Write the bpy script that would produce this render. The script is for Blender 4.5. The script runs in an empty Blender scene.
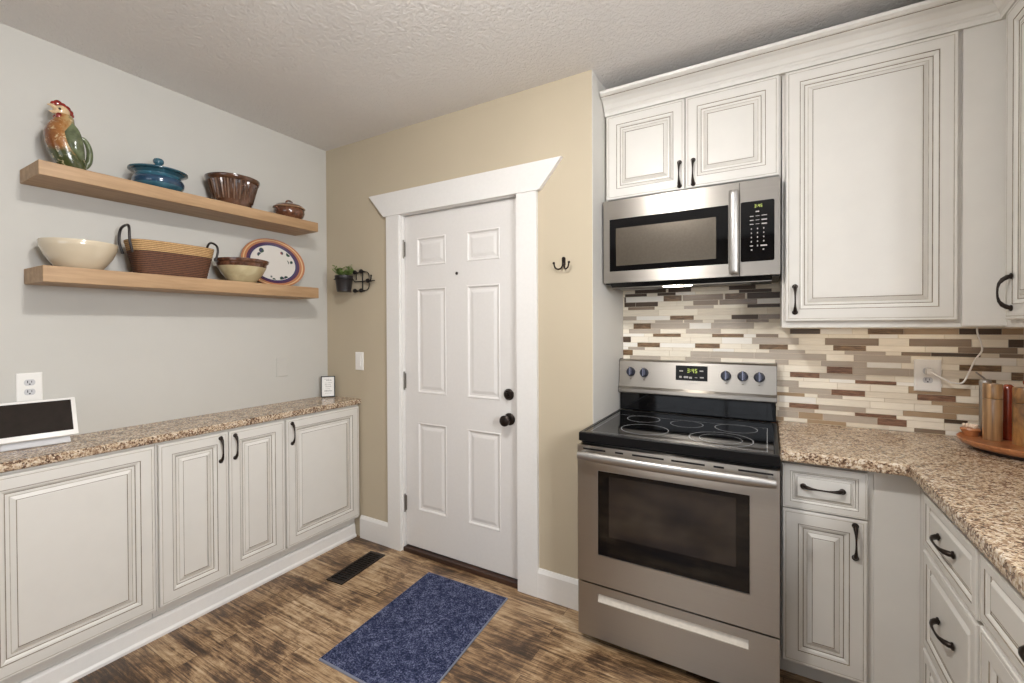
import bpy, bmesh, math, random
from mathutils import Vector, Matrix
random.seed(7)
sc = bpy.context.scene
COL = sc.collection
PI = math.pi
LAMP, WIN1, WIN_FILL, EXPO, STRIP, MLAMP = 320.0, 62.0, 8.0, 0.0, 8.0, 20.0


# ------------------------------------------------------------------ materials
def s2l(c):
    return tuple(((x / 255.0) / 12.92 if x <= 10 else (((x / 255.0) + .055) / 1.055) ** 2.4) for x in c)

def newmat(name):
    m = bpy.data.materials.new(name); m.use_nodes = True
    nt = m.node_tree
    return m, nt, nt.nodes, nt.links, nt.nodes['Principled BSDF']

def coords(nt, scale=(1, 1, 1), rot=(0, 0, 0)):
    tc = nt.nodes.new('ShaderNodeTexCoord'); mp = nt.nodes.new('ShaderNodeMapping')
    mp.inputs['Scale'].default_value = scale; mp.inputs['Rotation'].default_value = rot
    nt.links.new(tc.outputs['Object'], mp.inputs['Vector'])
    return mp.outputs['Vector']

def noise(nt, vec, scale, detail=4, rough=.55, dist=0):
    n = nt.nodes.new('ShaderNodeTexNoise'); n.inputs['Scale'].default_value = scale
    n.inputs['Detail'].default_value = detail; n.inputs['Roughness'].default_value = rough
    n.inputs['Distortion'].default_value = dist
    nt.links.new(vec, n.inputs['Vector']); return n.outputs['Fac']

def ramp(nt, fac, stops, interp='LINEAR'):
    r = nt.nodes.new('ShaderNodeValToRGB'); r.color_ramp.interpolation = interp
    e = r.color_ramp.elements
    while len(e) > 1: e.remove(e[-1])
    for i, (p, c) in enumerate(stops):
        x = e[0] if i == 0 else e.new(p)
        x.position = p; x.color = tuple(c) + (1,) if len(c) == 3 else c
    nt.links.new(fac, r.inputs['Fac']); return r.outputs['Color']

def mixc(nt, fac, a, b, mode='MIX'):
    m = nt.nodes.new('ShaderNodeMix'); m.data_type = 'RGBA'; m.blend_type = mode
    for sock, v in ((m.inputs['Factor'], fac), (m.inputs[6], a), (m.inputs[7], b)):
        if isinstance(v, (int, float)): sock.default_value = v
        elif isinstance(v, tuple): sock.default_value = tuple(v) + (1,) if len(v) == 3 else v
        else: nt.links.new(v, sock)
    return m.outputs[2]

def bump(nt, bs, h, strength, dist=.002):
    b = nt.nodes.new('ShaderNodeBump'); b.inputs['Strength'].default_value = strength
    b.inputs['Distance'].default_value = dist
    nt.links.new(h, b.inputs['Height']); nt.links.new(b.outputs['Normal'], bs.inputs['Normal'])

def plain(name, rgb, rough=.5, metal=0, nz=0, nscale=60, coat=0, emit=None, estr=1, spec=.5):
    m, nt, N, L, bs = newmat(name)
    c = s2l(rgb)
    bs.inputs['Roughness'].default_value = rough; bs.inputs['Metallic'].default_value = metal
    bs.inputs['Specular IOR Level'].default_value = spec
    bs.inputs['Coat Weight'].default_value = coat; bs.inputs['Coat Roughness'].default_value = .06
    v = coords(nt)
    f = noise(nt, v, nscale, 3)
    k = .05 if not nz else nz
    col = ramp(nt, f, [(.3, tuple(x * (1 - k) for x in c)), (.7, tuple(min(1, x * (1 + k)) for x in c))])
    L.new(col, bs.inputs['Base Color'])
    if emit:
        bs.inputs['Emission Color'].default_value = s2l(emit) + (1,); bs.inputs['Emission Strength'].default_value = estr
    return m

def wall_mat(name, rgb, rough=.62):
    m, nt, N, L, bs = newmat(name); c = s2l(rgb)
    v = coords(nt); f = noise(nt, v, 2.5, 3)
    L.new(ramp(nt, f, [(.3, tuple(x * .975 for x in c)), (.7, tuple(x * 1.02 for x in c))]), bs.inputs['Base Color'])
    bs.inputs['Roughness'].default_value = rough; bs.inputs['Specular IOR Level'].default_value = .3
    bump(nt, bs, noise(nt, v, 170, 3), .25, .0012)
    return m

M = {}
M['grey_wall'] = wall_mat('light grey wall paint', (194, 192, 186))
M['beige_wall'] = wall_mat('warm beige wall paint', (186, 174, 152))
M['near_wall'] = wall_mat('bounce absorbing taupe wall', (128, 118, 106))  # unseen wall, toned down to soak up bounced light
M['white_wall'] = wall_mat('pale grey white wall paint', (214, 212, 207))
def ceiling_mat():
    m, nt, N, L, bs = newmat('textured ceiling plaster'); c = s2l((228, 225, 222))
    v = coords(nt); f = noise(nt, v, 3, 3)
    L.new(ramp(nt, f, [(.3, tuple(x * .97 for x in c)), (.7, c)]), bs.inputs['Base Color'])
    bs.inputs['Roughness'].default_value = .85
    a = noise(nt, v, 55, 4, .6, .6); r = ramp(nt, a, [(.40, (0, 0, 0)), (.58, (1, 1, 1))])
    bump(nt, bs, r, .6, .004); return m
M['ceiling'] = ceiling_mat()
M['trim'] = plain('white trim paint', (224, 222, 219), .38, nz=.015)
M['door'] = plain('white door paint', (217, 214, 211), .42, nz=.015)
M['cream'] = plain('cream cabinet paint', (213, 210, 204), .36, nz=.02, nscale=9)
M['glaze'] = plain('brown glaze in the grooves', (176, 169, 157), .5, nz=.2, nscale=25)
M['glaze_dark'] = plain('dark brown glaze in the deep grooves', (128, 117, 101), .5, nz=.35, nscale=25)
M['bronze'] = plain('oil rubbed bronze', (50, 42, 38), .32, .75, nz=.2, nscale=80)
M['black_iron'] = plain('black wrought iron', (28, 25, 24), .45, .4, nz=.2)
M['hinge'] = plain('satin nickel', (140, 135, 128), .35, .9)
M['white_plastic'] = plain('white plastic', (232, 230, 226), .35, nz=.01)
M['grey_plastic'] = plain('pale grey plastic', (196, 196, 198), .4, nz=.01)
M['black_plastic'] = plain('black plastic', (16, 16, 18), .4, spec=.3)
M['black_enamel'] = plain('black enamel', (12, 12, 14), .3, spec=.3)
M['black_glass'] = plain('black glass', (8, 8, 10), .05, spec=.45)
M['oven_screen'] = plain('dark tinted oven glass', (30, 26, 25), .08, nz=.5, nscale=6, spec=.7)
M['micro_screen_reflection'] = plain('microwave screen with painted room reflection', (98, 90, 79), .22, .55, nz=.08, nscale=90, coat=.8)  # mesh screen; its pale tone paints in the reflection of the room
M['ring_print'] = plain('pale grey printed lines', (176, 178, 182), .4)
M['mark_print'] = plain('grey printed markings', (168, 164, 160), .4)
M['dim_print'] = plain('brown printed markings', (116, 104, 90), .4)
M['green_digits'] = plain('lit green clock digits', (120, 140, 60), .5, emit=(178, 186, 96), estr=.8)
M['knob_blue'] = plain('dark knob plastic', (40, 42, 56), .28, .2)
M['knob_edge'] = plain('knob pointer metal', (150, 152, 172), .3, .7)
M['screen'] = plain('dark display glass', (42, 36, 32), .6, nz=.12, nscale=30, spec=.1)
M['dark_gap'] = plain('dark shadow gap board', (60, 50, 40), .8)

def steel(name, rgb, sc_=(1.2, 1.2, 420), rough=.33):
    m, nt, N, L, bs = newmat(name); c = s2l(rgb)
    v = coords(nt, sc_)
    f = noise(nt, v, 1.0, 3)
    L.new(ramp(nt, f, [(.25, tuple(x * .97 for x in c)), (.75, tuple(min(1, x * 1.02) for x in c))]), bs.inputs['Base Color'])
    bs.inputs['Metallic'].default_value = 1
    rr = nt.nodes.new('ShaderNodeMapRange'); rr.inputs['To Min'].default_value = rough - .05; rr.inputs['To Max'].default_value = rough + .09
    L.new(f, rr.inputs['Value']); L.new(rr.outputs['Result'], bs.inputs['Roughness'])
    bs.inputs['Anisotropic'].default_value = .85; bs.inputs['Anisotropic Rotation'].default_value = .25
    tg = N.new('ShaderNodeTangent'); tg.direction_type = 'RADIAL'; tg.axis = 'Z'; L.new(tg.outputs[0], bs.inputs['Tangent'])
    return m
M['steel'] = steel('brushed stainless steel', (176, 170, 162))
M['steel_handle'] = plain('polished stainless handle', (178, 175, 172), .42, 1, nz=.01)

def floor_mat():
    m, nt, N, L, bs = newmat('hand scraped variegated wood planks')
    v = coords(nt)
    br = N.new('ShaderNodeTexBrick'); L.new(v, br.inputs['Vector'])
    br.inputs['Color1'].default_value = (0, 0, 0, 1); br.inputs['Color2'].default_value = (1, 1, 1, 1)
    br.inputs['Mortar'].default_value = (.5, .5, .5, 1)
    br.inputs['Scale'].default_value = 1; br.inputs['Mortar Size'].default_value = .0012
    br.inputs['Brick Width'].default_value = .9; br.inputs['Row Height'].default_value = .083
    br.offset = .37; br.offset_frequency = 2; br.squash = 1
    # offset the grain of every plank by its own random value
    add = N.new('ShaderNodeVectorMath'); add.operation = 'ADD'
    sh = N.new('ShaderNodeVectorMath'); sh.operation = 'SCALE'; sh.inputs['Scale'].default_value = 9
    L.new(br.outputs['Color'], sh.inputs[0]); L.new(v, add.inputs[0]); L.new(sh.outputs[0], add.inputs[1])
    def st(sx, sy):
        mp = N.new('ShaderNodeMapping'); mp.inputs['Scale'].default_value = (sx, sy, 1)
        L.new(add.outputs[0], mp.inputs['Vector']); return mp.outputs['Vector']
    patch = noise(nt, st(1.7, 9), 2.4, 8, .74, 1.1)
    grain = noise(nt, st(1.1, 44), 2.6, 8, .76, .5)
    fine = noise(nt, st(14, 150), 2.0, 4, .75, .2)
    blot = noise(nt, v, 2.2, 5, .7, .8)
    a = mixc(nt, .5, patch, grain)
    a = mixc(nt, .14, a, fine)
    a = mixc(nt, .07, a, br.outputs['Color'])
    a = mixc(nt, .30, a, blot)
    base = ramp(nt, a, [(.40, s2l((36, 26, 19))), (.446, s2l((66, 49, 35))), (.48, s2l((102, 77, 54))),
                        (.507, s2l((142, 113, 82))), (.545, s2l((174, 147, 113))), (.595, s2l((200, 179, 150)))])
    scr = ramp(nt, noise(nt, st(9, 30), 5.0, 6, .8, 2.0), [(.60, (0, 0, 0)), (.68, (1, 1, 1))])
    sm = N.new('ShaderNodeMath'); sm.operation = 'MULTIPLY'; L.new(scr, sm.inputs[0]); sm.inputs[1].default_value = .4
    base = mixc(nt, sm.outputs[0], base, s2l((190, 166, 134)))
    gap = ramp(nt, br.outputs['Fac'], [(0, (1, 1, 1)), (1, (.36, .3, .26))])
    L.new(mixc(nt, 1.0, base, gap, 'MULTIPLY'), bs.inputs['Base Color'])
    rr = N.new('ShaderNodeMapRange'); rr.inputs['To Min'].default_value = .26; rr.inputs['To Max'].default_value = .5
    L.new(patch, rr.inputs['Value']); L.new(rr.outputs['Result'], bs.inputs['Roughness'])
    hh = mixc(nt, .5, grain, gap)
    bump(nt, bs, hh, .35, .002)
    return m
M['floor'] = floor_mat()

def granite(name, stops, dark=.5):
    m, nt, N, L, bs = newmat(name)
    v = coords(nt)
    n1 = noise(nt, v, 105, 6, .78, .5)
    n2 = noise(nt, v, 22, 4, .7, .6)
    vo = N.new('ShaderNodeTexVoronoi'); vo.inputs['Scale'].default_value = 170; L.new(v, vo.inputs['Vector'])
    sep = N.new('ShaderNodeSeparateColor'); L.new(vo.outputs['Color'], sep.inputs[0])
    a = mixc(nt, .3, n1, sep.outputs[0]); a = mixc(nt, .32, a, n2)
    c = ramp(nt, a, stops)
    n3 = noise(nt, v, 190, 3, .6, .4)
    fl = ramp(nt, n3, [(.30, (1, 1, 1)), (.36, (0, 0, 0))])
    c = mixc(nt, fl, c, s2l((58, 46, 38)))
    n4 = noise(nt, v, 130, 2, .5, .2)
    wl = ramp(nt, n4, [(.64, (0, 0, 0)), (.70, (1, 1, 1))])
    c = mixc(nt, wl, c, s2l((216, 206, 192)))
    L.new(c, bs.inputs['Base Color'])
    bs.inputs['Roughness'].default_value = .2; bs.inputs['Specular IOR Level'].default_value = .3
    return m
M['granite'] = granite('speckled brown granite', [(.38, s2l((80, 60, 48))), (.44, s2l((132, 106, 86))), (.50, s2l((174, 150, 124))),
                                                 (.56, s2l((200, 182, 156))), (.65, s2l((218, 207, 192)))])

def wood(name, c1, c2, scale=(1.5, 1.5, 30), rough=.45, axis_scale=2.0, rings=.5, coat=0):
    m, nt, N, L, bs = newmat(name)
    v = coords(nt, scale)
    f = noise(nt, v, axis_scale, 6, .6, rings)
    L.new(ramp(nt, f, [(.3, s2l(c1)), (.7, s2l(c2))]), bs.inputs['Base Color'])
    bs.inputs['Roughness'].default_value = rough; bs.inputs['Coat Weight'].default_value = coat
    bump(nt, bs, f, .15, .001); return m
M['shelf_wood'] = wood('light oak shelf wood', (150, 118, 84), (180, 148, 112), (14, 1.2, 14), .5, 2.6)
M['threshold'] = wood('dark stained threshold wood', (40, 26, 20), (74, 50, 38), (1.5, 20, 20), .35)
M['tray_wood'] = wood('reddish turned wood', (150, 92, 56), (196, 134, 88), (3, 18, 3), .3, coat=.4)
M['mill_wood'] = wood('striped acacia wood', (88, 66, 50), (204, 162, 112), (36, 36, 1.6), .28, 1.2, .3, coat=.5)
M['mill_wood_b'] = wood('mottled acacia wood', (52, 36, 26), (206, 150, 88), (9, 9, 4), .28, 1.6, 1.2, coat=.5)
M['red_wood'] = plain('glossy red brown wood', (142, 60, 38), .25, coat=.5, nz=.15, nscale=20)

# tiles
def tile_mat(name, rgb, k=.06, rough=.2, stretch=(6, 6, 60), c2=None):
    m, nt, N, L, bs = newmat(name); c = s2l(rgb); d = s2l(c2) if c2 else tuple(min(1, x * (1 + k)) for x in c)
    f = noise(nt, coords(nt, stretch), 3, 4, .6, .3)
    L.new(ramp(nt, f, [(.35, tuple(x * (1 - k) for x in c)), (.65, d)]), bs.inputs['Base Color'])
    bs.inputs['Roughness'].default_value = rough; return m
TM = {'D': tile_mat('dark brown glass tile', (80, 64, 50), .15, .4),
      'W': tile_mat('veined brown stone tile', (92, 70, 48), .25, .3, (10, 10, 90), (146, 116, 84)),
      'R': tile_mat('reddish brown stone tile', (98, 70, 54), .2, .3, (10, 10, 90), (150, 112, 88)),
      'M': tile_mat('mid brown glass tile', (138, 120, 102), .05, .25),
      'T': tile_mat('taupe glass tile', (182, 170, 156), .04, .25),
      'N': tile_mat('tan glass tile', (168, 144, 116), .06, .15),
      'a': tile_mat('cream travertine tile', (233, 225, 209), .05, .45),
      'b': tile_mat('pale ivory tile', (242, 234, 218), .04, .4),
      'c': tile_mat('sand travertine tile', (226, 216, 198), .07, .45),
      'd': tile_mat('white glass tile', (240, 236, 228), .02, .3)}
M['grout'] = plain('light grout', (216, 204, 182), .8)

# ------------------------------------------------------------------ mesh helpers
def wloc(o):
    v = Vector((0, 0, 0))
    while o: v += o.location; o = o.parent
    return v

def tag(o, label=None, cat=None, group=None, kind=None):
    if label: o['label'] = label
    if cat: o['category'] = cat
    if group: o['group'] = group
    if kind: o['kind'] = kind
    return o

def thing(name, loc, label, cat, group=None, kind=None):
    o = bpy.data.objects.new(name, None); COL.objects.link(o); o.location = loc
    o.empty_display_size = .05
    return tag(o, label, cat, group, kind)

def obj(name, bm, mats, parent=None, loc=None, smooth=False):
    """bm is in world coordinates; loc gives the origin of a top-level object"""
    off = wloc(parent) if parent else Vector(loc if loc is not None else (0, 0, 0))
    bmesh.ops.remove_doubles(bm, verts=bm.verts, dist=1e-6)
    bmesh.ops.recalc_face_normals(bm, faces=bm.faces)
    me = bpy.data.meshes.new(name)
    for v in bm.verts: v.co -= off
    bm.to_mesh(me); bm.free()
    if not isinstance(mats, (list, tuple)): mats = [mats]
    for x in mats: me.materials.append(M[x] if isinstance(x, str) else x)
    if smooth:
        for p in me.polygons: p.use_smooth = True
        try: me.set_sharp_from_angle(angle=math.radians(38))
        except Exception: pass
    o = bpy.data.objects.new(name, me); COL.objects.link(o)
    if parent: o.parent = parent
    else: o.location = off
    return o

def B(): return bmesh.new()

def box(bm, x0, x1, y0, y1, z0, z1, mi=0, bev=0, mat=None):
    vs = [bm.verts.new(p) for p in ((x0, y0, z0), (x1, y0, z0), (x1, y1, z0), (x0, y1, z0), (x0, y0, z1), (x1, y0, z1), (x1, y1, z1), (x0, y1, z1))]
    fs = [bm.faces.new([vs[i] for i in f]) for f in ((0, 3, 2, 1), (4, 5, 6, 7), (0, 1, 5, 4), (1, 2, 6, 5), (2, 3, 7, 6), (3, 0, 4, 7))]
    for f in fs: f.material_index = mi
    if bev:
        es = list({e for f in fs for e in f.edges})
        r = bmesh.ops.bevel(bm, geom=es, offset=bev, segments=2, affect='EDGES', profile=.5)
        for f in r['faces']: f.material_index = mi
        vs = list({v for f in list(r['faces']) for v in f.verts} | {v for v in vs if v.is_valid})
    if mat is not None:
        for v in vs:
            if v.is_valid: v.co = mat @ v.co
    return vs

def bxo(name, x0, x1, y0, y1, z0, z1, m, parent=None, bev=0, loc=None):
    bm = B(); box(bm, x0, x1, y0, y1, z0, z1, bev=bev)
    return obj(name, bm, m, parent, loc=loc if loc is not None else ((x0 + x1) / 2, (y0 + y1) / 2, z0))

def prism(bm, poly, ax, a0, a1, mi=0):
    """extrude a 2D polygon along axis ax ('x','y','z'); poly in the remaining two axes in order"""
    def P(p, a):
        if ax == 'x': return (a, p[0], p[1])
        if ax == 'y': return (p[0], a, p[1])
        return (p[0], p[1], a)
    A = [bm.verts.new(P(p, a0)) for p in poly]; C = [bm.verts.new(P(p, a1)) for p in poly]
    n = len(poly)
    fs = [bm.faces.new(A), bm.faces.new(C[::-1])]
    for i in range(n): fs.append(bm.faces.new((A[i], A[(i + 1) % n], C[(i + 1) % n], C[i])))
    for f in fs: f.material_index = mi

def loft(bm, rings, mi=0, closed=True, cap=True, mis=None):
    R = [[bm.verts.new(p) for p in r] for r in rings]; n = len(R[0])
    for k in range(len(R) - 1):
        for i in range(n if closed else n - 1):
            f = bm.faces.new((R[k][i], R[k][(i + 1) % n], R[k + 1][(i + 1) % n], R[k + 1][i]))
            f.material_index = mis[k] if mis else mi
    if cap:
        for r, q in ((R[0][::-1], 0), (R[-1], -1)):
            f = bm.faces.new(r); f.material_index = (mis[0] if q == 0 else mis[-1]) if mis else mi

def lathe(bm, prof, c, seg=36, mi=0, mis=None, sx=1, sy=1, mat=None):
    """prof: list of (r, z) from the first to the last; mis: material per strip"""
    c = Vector(c); rings = []
    for r, z in prof:
        r = max(r, 1e-4)
        rg = []
        for i in range(seg):
            a = 2 * PI * i / seg
            p = Vector((r * math.cos(a) * sx, r * math.sin(a) * sy, z))
            rg.append(c + (mat @ p if mat is not None else p))
        rings.append(rg)
    loft(bm, rings, mi, True, True, mis)

def tube(bm, pts, rad, seg=10, mi=0, cap=True, flat=1.0):
    pts = [Vector(p) for p in pts]; n = len(pts)
    if not isinstance(rad, (list, tuple)): rad = [rad] * n
    T = [(pts[min(i + 1, n - 1)] - pts[max(i - 1, 0)]).normalized() for i in range(n)]
    u = T[0].orthogonal().normalized(); rings = []
    for i in range(n):
        u = (u - T[i] * u.dot(T[i])).normalized(); w = T[i].cross(u)
        rings.append([pts[i] + (u * math.cos(2 * PI * k / seg) + w * math.sin(2 * PI * k / seg) * flat) * rad[i] for k in range(seg)])
    loft(bm, rings, mi, True, cap)

def curve(pts, n=8):
    """Catmull-Rom through pts"""
    pts = [Vector(p) for p in pts]; P = [pts[0] * 2 - pts[1]] + pts + [pts[-1] * 2 - pts[-2]]; out = []
    for i in range(1, len(P) - 2):
        for k in range(n):
            t = k / n; a, b, c, d = P[i - 1], P[i], P[i + 1], P[i + 2]
            out.append(.5 * ((2 * b) + (c - a) * t + (2 * a - 5 * b + 4 * c - d) * t * t + (-a + 3 * b - 3 * c + d) * t ** 3))
    return out + [pts[-1]]

def ball(bm, c, r, mi=0, sx=1, sy=1, sz=1, seg=16):
    pr = [(r * math.sin(PI * k / 10), -r * math.cos(PI * k / 10) * sz) for k in range(11)]
    lathe(bm, pr, c, seg, mi, sx=sx, sy=sy)

def frame_mat(o, U, V, N):
    U, V, N = Vector(U), Vector(V), Vector(N)
    return Matrix(((U.x, V.x, N.x, o[0]), (U.y, V.y, N.y, o[1]), (U.z, V.z, N.z, o[2]), (0, 0, 0, 1)))

PROFILE = [(0, 0, 0), (0, .017, 0), (.003, .020, 0), (.010, .020, 0), (.0108, .0192, 1), (.0126, .0192, 1), (.0134, .020, 0),
           (.050, .020, 0), (.0508, .0183, 2), (.0528, .0183, 2), (.060, .0165, 0), (.066, .012, 0), (.0668, .0105, 2), (.0688, .0105, 2),
           (.078, .0108, 0), (.0786, .0100, 1), (.0804, .0100, 1), (.094, .0165, 0), (.0948, .0157, 2), (.0964, .0157, 2), (.098, .0165, 0)]
def raised_panel(bm, o, U, V, N, w, h, s=1.0, thick=1.0):
    """raised panel front: o lower corner, U and V in-plane, N outward"""
    X = frame_mat(o, U, V, N); rings = []; mis = []
    for i, (d, t, mi) in enumerate(PROFILE):
        d *= s; t *= thick
        rings.append([X @ Vector(p) for p in ((d, d, t), (w - d, d, t), (w - d, h - d, t), (d, h - d, t))]); mis.append(mi)
    loft(bm, rings, 0, True, True, mis[1:] )

def pull(name, A, Bp, N, parent, rise=.025, m='bronze'):
    """arched bow pull between two feet on the door face"""
    A, Bp, N = Vector(A), Vector(Bp), Vector(N); D = Bp - A; bm = B()
    ks = [0, .03, .10, .22, .36, .5, .64, .78, .90, .97, 1]
    hs = [.0, .30, .62, .88, .98, 1.0, .98, .88, .62, .30, .0]
    rs = [.0068, .0078, .0070, .0046, .0032, .0029, .0032, .0046, .0070, .0078, .0068]
    pts = [A + D * k + N * (rise * h) for k, h in zip(ks, hs)]
    tube(bm, pts, rs, 10)
    for P in (A, Bp):
        q = N.to_track_quat('Z', 'Y').to_matrix()
        lathe(bm, [(.0, 0), (.0105, 0), (.0105, .003), (.006, .006), (0, .006)], P, 14, mat=q)
    return obj(name, bm, m, parent, smooth=True)

# ------------------------------------------------------------------ the room
H = 2.598; XR = 3.67; YT = .511; XJ = 1.925; YB = -4.6; LX = -.12
def struct(name, bm, m, label, cat, loc=(0, 0, 0), parent=None):
    o = obj(name, bm, m, parent, loc=loc)
    return tag(o, label, cat, kind='structure') if not parent else o

bm = B(); box(bm, LX, XR + .12, YB - .12, YT + .12, -.08, 0)
struct('floor', bm, 'floor', 'hand scraped variegated brown wood plank floor', 'floor')
bm = B(); box(bm, LX, XR + .12, YB - .12, YT + .12, H, H + .08)
struct('ceiling', bm, 'ceiling', 'off white knockdown textured ceiling', 'ceiling')
bm = B(); box(bm, LX, 0, YB, YT + .12, 0, H)
struct('wall_left', bm, 'grey_wall', 'light grey wall carrying the two wooden shelves', 'wall')
DX0, DX1, DZ1 = .690, 1.520, 2.070          # door opening
bm = B()
box(bm, 0, DX0, 0, .12, 0, H); box(bm, DX1, XJ - .002, 0, .12, 0, H); box(bm, DX0, DX1, 0, .12, DZ1, H)
struct('wall_back', bm, 'beige_wall', 'warm beige wall around the white entry door', 'wall')
bm = B(); box(bm, XJ - .13, XJ, .0006, YT, 0, H)
struct('wall_alcove', bm, M['white_wall'], 'narrow pale grey return wall left of the range alcove', 'wall')
bm = B(); box(bm, XJ - .13, XR, YT, YT + .12, 0, H)
struct('wall_range', bm, 'beige_wall', 'beige wall behind the range and mosaic tiles', 'wall')
bm = B(); WY0, WY1, WZ0, WZ1 = -2.05, -1.35, 1.35, 2.15
box(bm, XR, XR + .12, WY1, YT + .12, 0, H); box(bm, XR, XR + .12, YB, WY0, 0, H)
box(bm, XR, XR + .12, WY0, WY1, 0, WZ0); box(bm, XR, XR + .12, WY0, WY1, WZ1, H)
struct('wall_right', bm, 'grey_wall', 'pale wall of the right hand counter run', 'wall')
bm = B(); VX0, VX1, VZ0, VZ1 = 1.0, 3.2, .75, 2.2
box(bm, 0, VX0, YB - .12, YB, 0, H); box(bm, VX1, XR, YB - .12, YB, 0, H)
box(bm, VX0, VX1, YB - .12, YB, 0, VZ0); box(bm, VX0, VX1, YB - .12, YB, VZ1, H)
struct('wall_near', bm, M['near_wall'], 'unseen wall opposite the entry door, toned taupe to absorb bounced light', 'wall')
def window(name, a0, a1, z0, z1, plane, along, label):
    w = tag(thing(name, ((a0 + a1) / 2, plane, z0) if along == 'x' else (plane, (a0 + a1) / 2, z0), label, 'window'), kind='structure')
    def bb(bm, p0, p1, q0, q1, d0, d1):
        if along == 'x': box(bm, p0, p1, plane + d0, plane + d1, q0, q1)
        else: box(bm, plane + d0, plane + d1, p0, p1, q0, q1)
    bm = B(); t = .045
    bb(bm, a0, a1, z0, z0 + t, -.03, .03); bb(bm, a0, a1, z1 - t, z1, -.03, .03)
    bb(bm, a0, a0 + t, z0 + t, z1 - t, -.03, .03); bb(bm, a1 - t, a1, z0 + t, z1 - t, -.03, .03)
    m = (a0 + a1) / 2; bb(bm, m - .02, m + .02, z0 + t, z1 - t, -.02, .02)
    obj('window_frame', bm, 'trim', w)
window('window_1', WY0, WY1, WZ0, WZ1, XR + .06, 'y', 'white framed window in the right hand wall')
window('fill_window', VX0, VX1, VZ0, VZ1, YB - .06, 'x', 'added white framed window opposite the entry door, for fill daylight')  # unseen window, added to let fill daylight in behind the camera

# baseboards
def baseboard(name, x0, x1, label):
    bm = B(); prism(bm, [(0, 0), (-.016, 0), (-.016, .125), (-.011, .136), (-.006, .145), (0, .145)], 'x', x0, x1)
    struct(name, bm, 'trim', label, 'baseboard', loc=((x0 + x1) / 2, 0, 0))
baseboard('baseboard_back', .330, .586, 'short white baseboard between the low cabinets and the door casing')
baseboard('baseboard_right', 1.634, XJ, 'white baseboard between the door casing and the range')

# casing
def trim(name, poly, y0, y1, label):
    bm = B(); prism(bm, poly, 'y', y0, y1)
    cx = sum(p[0] for p in poly) / len(poly)
    struct(name, bm, 'trim', label, 'door casing', loc=(cx, 0, min(p[1] for p in poly)))
trim('trim_1', [(.586, 0), (.690, 0), (.690, 2.068), (.586, 2.068)], -.018, 0, 'white left side casing board of the entry door')
trim('trim_2', [(1.517, 0), (1.634, 0), (1.634, 2.068), (1.517, 2.068)], -.018, 0, 'white right side casing board of the entry door')
trim('trim_3', [(.568, 2.068), (1.652, 2.068), (1.774, 2.211), (.441, 2.211)], -.024, 0, 'white flared header board above the entry door')
# jamb
bm = B(); box(bm, .690, .7005, 0, .12, 0, 2.068); box(bm, 1.5095, 1.520, 0, .12, 0, 2.068); box(bm, .7005, 1.5095, 0, .12, 2.064, 2.070)
struct('trim_4', bm, 'trim', 'white inner jamb of the entry door', 'door jamb', loc=(1.1, .06, 0))
bm = B(); box(bm, .7007, 1.5093, -.004, .12, .0, .026, bev=.003)
struct('trim_5', bm, 'threshold', 'dark stained wooden threshold under the entry door', 'threshold', loc=(1.1, .05, 0))

# door slab with six embossed panels
d = tag(thing('door_1', (.703, .024, .034), 'white six panel entry door', 'door'), kind='structure')
bm = B(); y = .024; z0, z1 = .034, 2.061; x0, x1 = .703, 1.507
cols = [(.800, 1.022), (1.171, 1.391)]; rows = [(.262, .800), (.979, 1.613), (1.748, 1.918)]
xs = [x0, cols[0][0], cols[0][1], cols[1][0], cols[1][1], x1]; zs = [z0] + [q for r in rows for q in r] + [z1]
for i in range(5):
    for k in range(7):
        if i in (1, 3) and k in (1, 3, 5): continue
        q = [bm.verts.new(p) for p in ((xs[i], y, zs[k]), (xs[i + 1], y, zs[k]), (xs[i + 1], y, zs[k + 1]), (xs[i], y, zs[k + 1]))]
        bm.faces.new(q)
for a, b in cols:
    for c, e in rows:
        rr = []
        for ins, dep in ((0, 0), (.004, -.003), (.009, -.001), (.014, .006), (.024, .007), (.040, .0025), (.044, .002)):
            rr.append([(a + ins, y + dep, c + ins), (b - ins, y + dep, c + ins), (b - ins, y + dep, e - ins), (a + ins, y + dep, e - ins)])
        R = [[bm.verts.new(p) for p in r] for r in rr]
        for m_ in range(len(R) - 1):
            for i in range(4): bm.faces.new((R[m_][i], R[m_][(i + 1) % 4], R[m_ + 1][(i + 1) % 4], R[m_ + 1][i]))
        bm.faces.new(R[-1])
box(bm, x0, x1, y + .012, y + .044, z0, z1)
for a, b, c, e in ((x0, x0, z0, z1), (x1, x1, z0, z1)):
    bm.faces.new([bm.verts.new(p) for p in ((a, y, c), (a, y + .012, c), (a, y + .012, e), (a, y, e))])
for zz in (z0, z1):
    bm.faces.new([bm.verts.new(p) for p in ((x0, y, zz), (x1, y, zz), (x1, y + .012, zz), (x0, y + .012, zz))])
obj('door_slab', bm, 'door', d)
ROTY = Matrix.Rotation(PI / 2, 3, 'X')          # local z -> -y
for zc in (1.86, 1.049, .292):
    bm = B(); box(bm, .6935, .7085, .016, .0238, zc - .045, zc + .045)
    tube(bm, [(.7005, .013, zc - .048), (.7005, .013, zc + .048)], .006, 10)
    for s in (-.052, .052): ball(bm, (.7005, .013, zc + s), .0055, seg=8)
    obj('hinge', bm, 'hinge', d, smooth=True)
bm = B(); lathe(bm, [(0, 0), (.009, 0), (.009, .003), (.006, .005), (0, .004)], (1.102, .024, 1.687), 16, mat=ROTY)
obj('peephole', bm, 'bronze', d, smooth=True)
bm = B(); lathe(bm, [(0, 0), (.031, 0), (.031, .004), (.025, .010), (.023, .016), (.013, .018), (.013, .021), (0, .021)], (1.445, .024, 1.016), 28, mat=ROTY)
dl = obj('deadbolt', bm, 'bronze', d, smooth=True)
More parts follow.
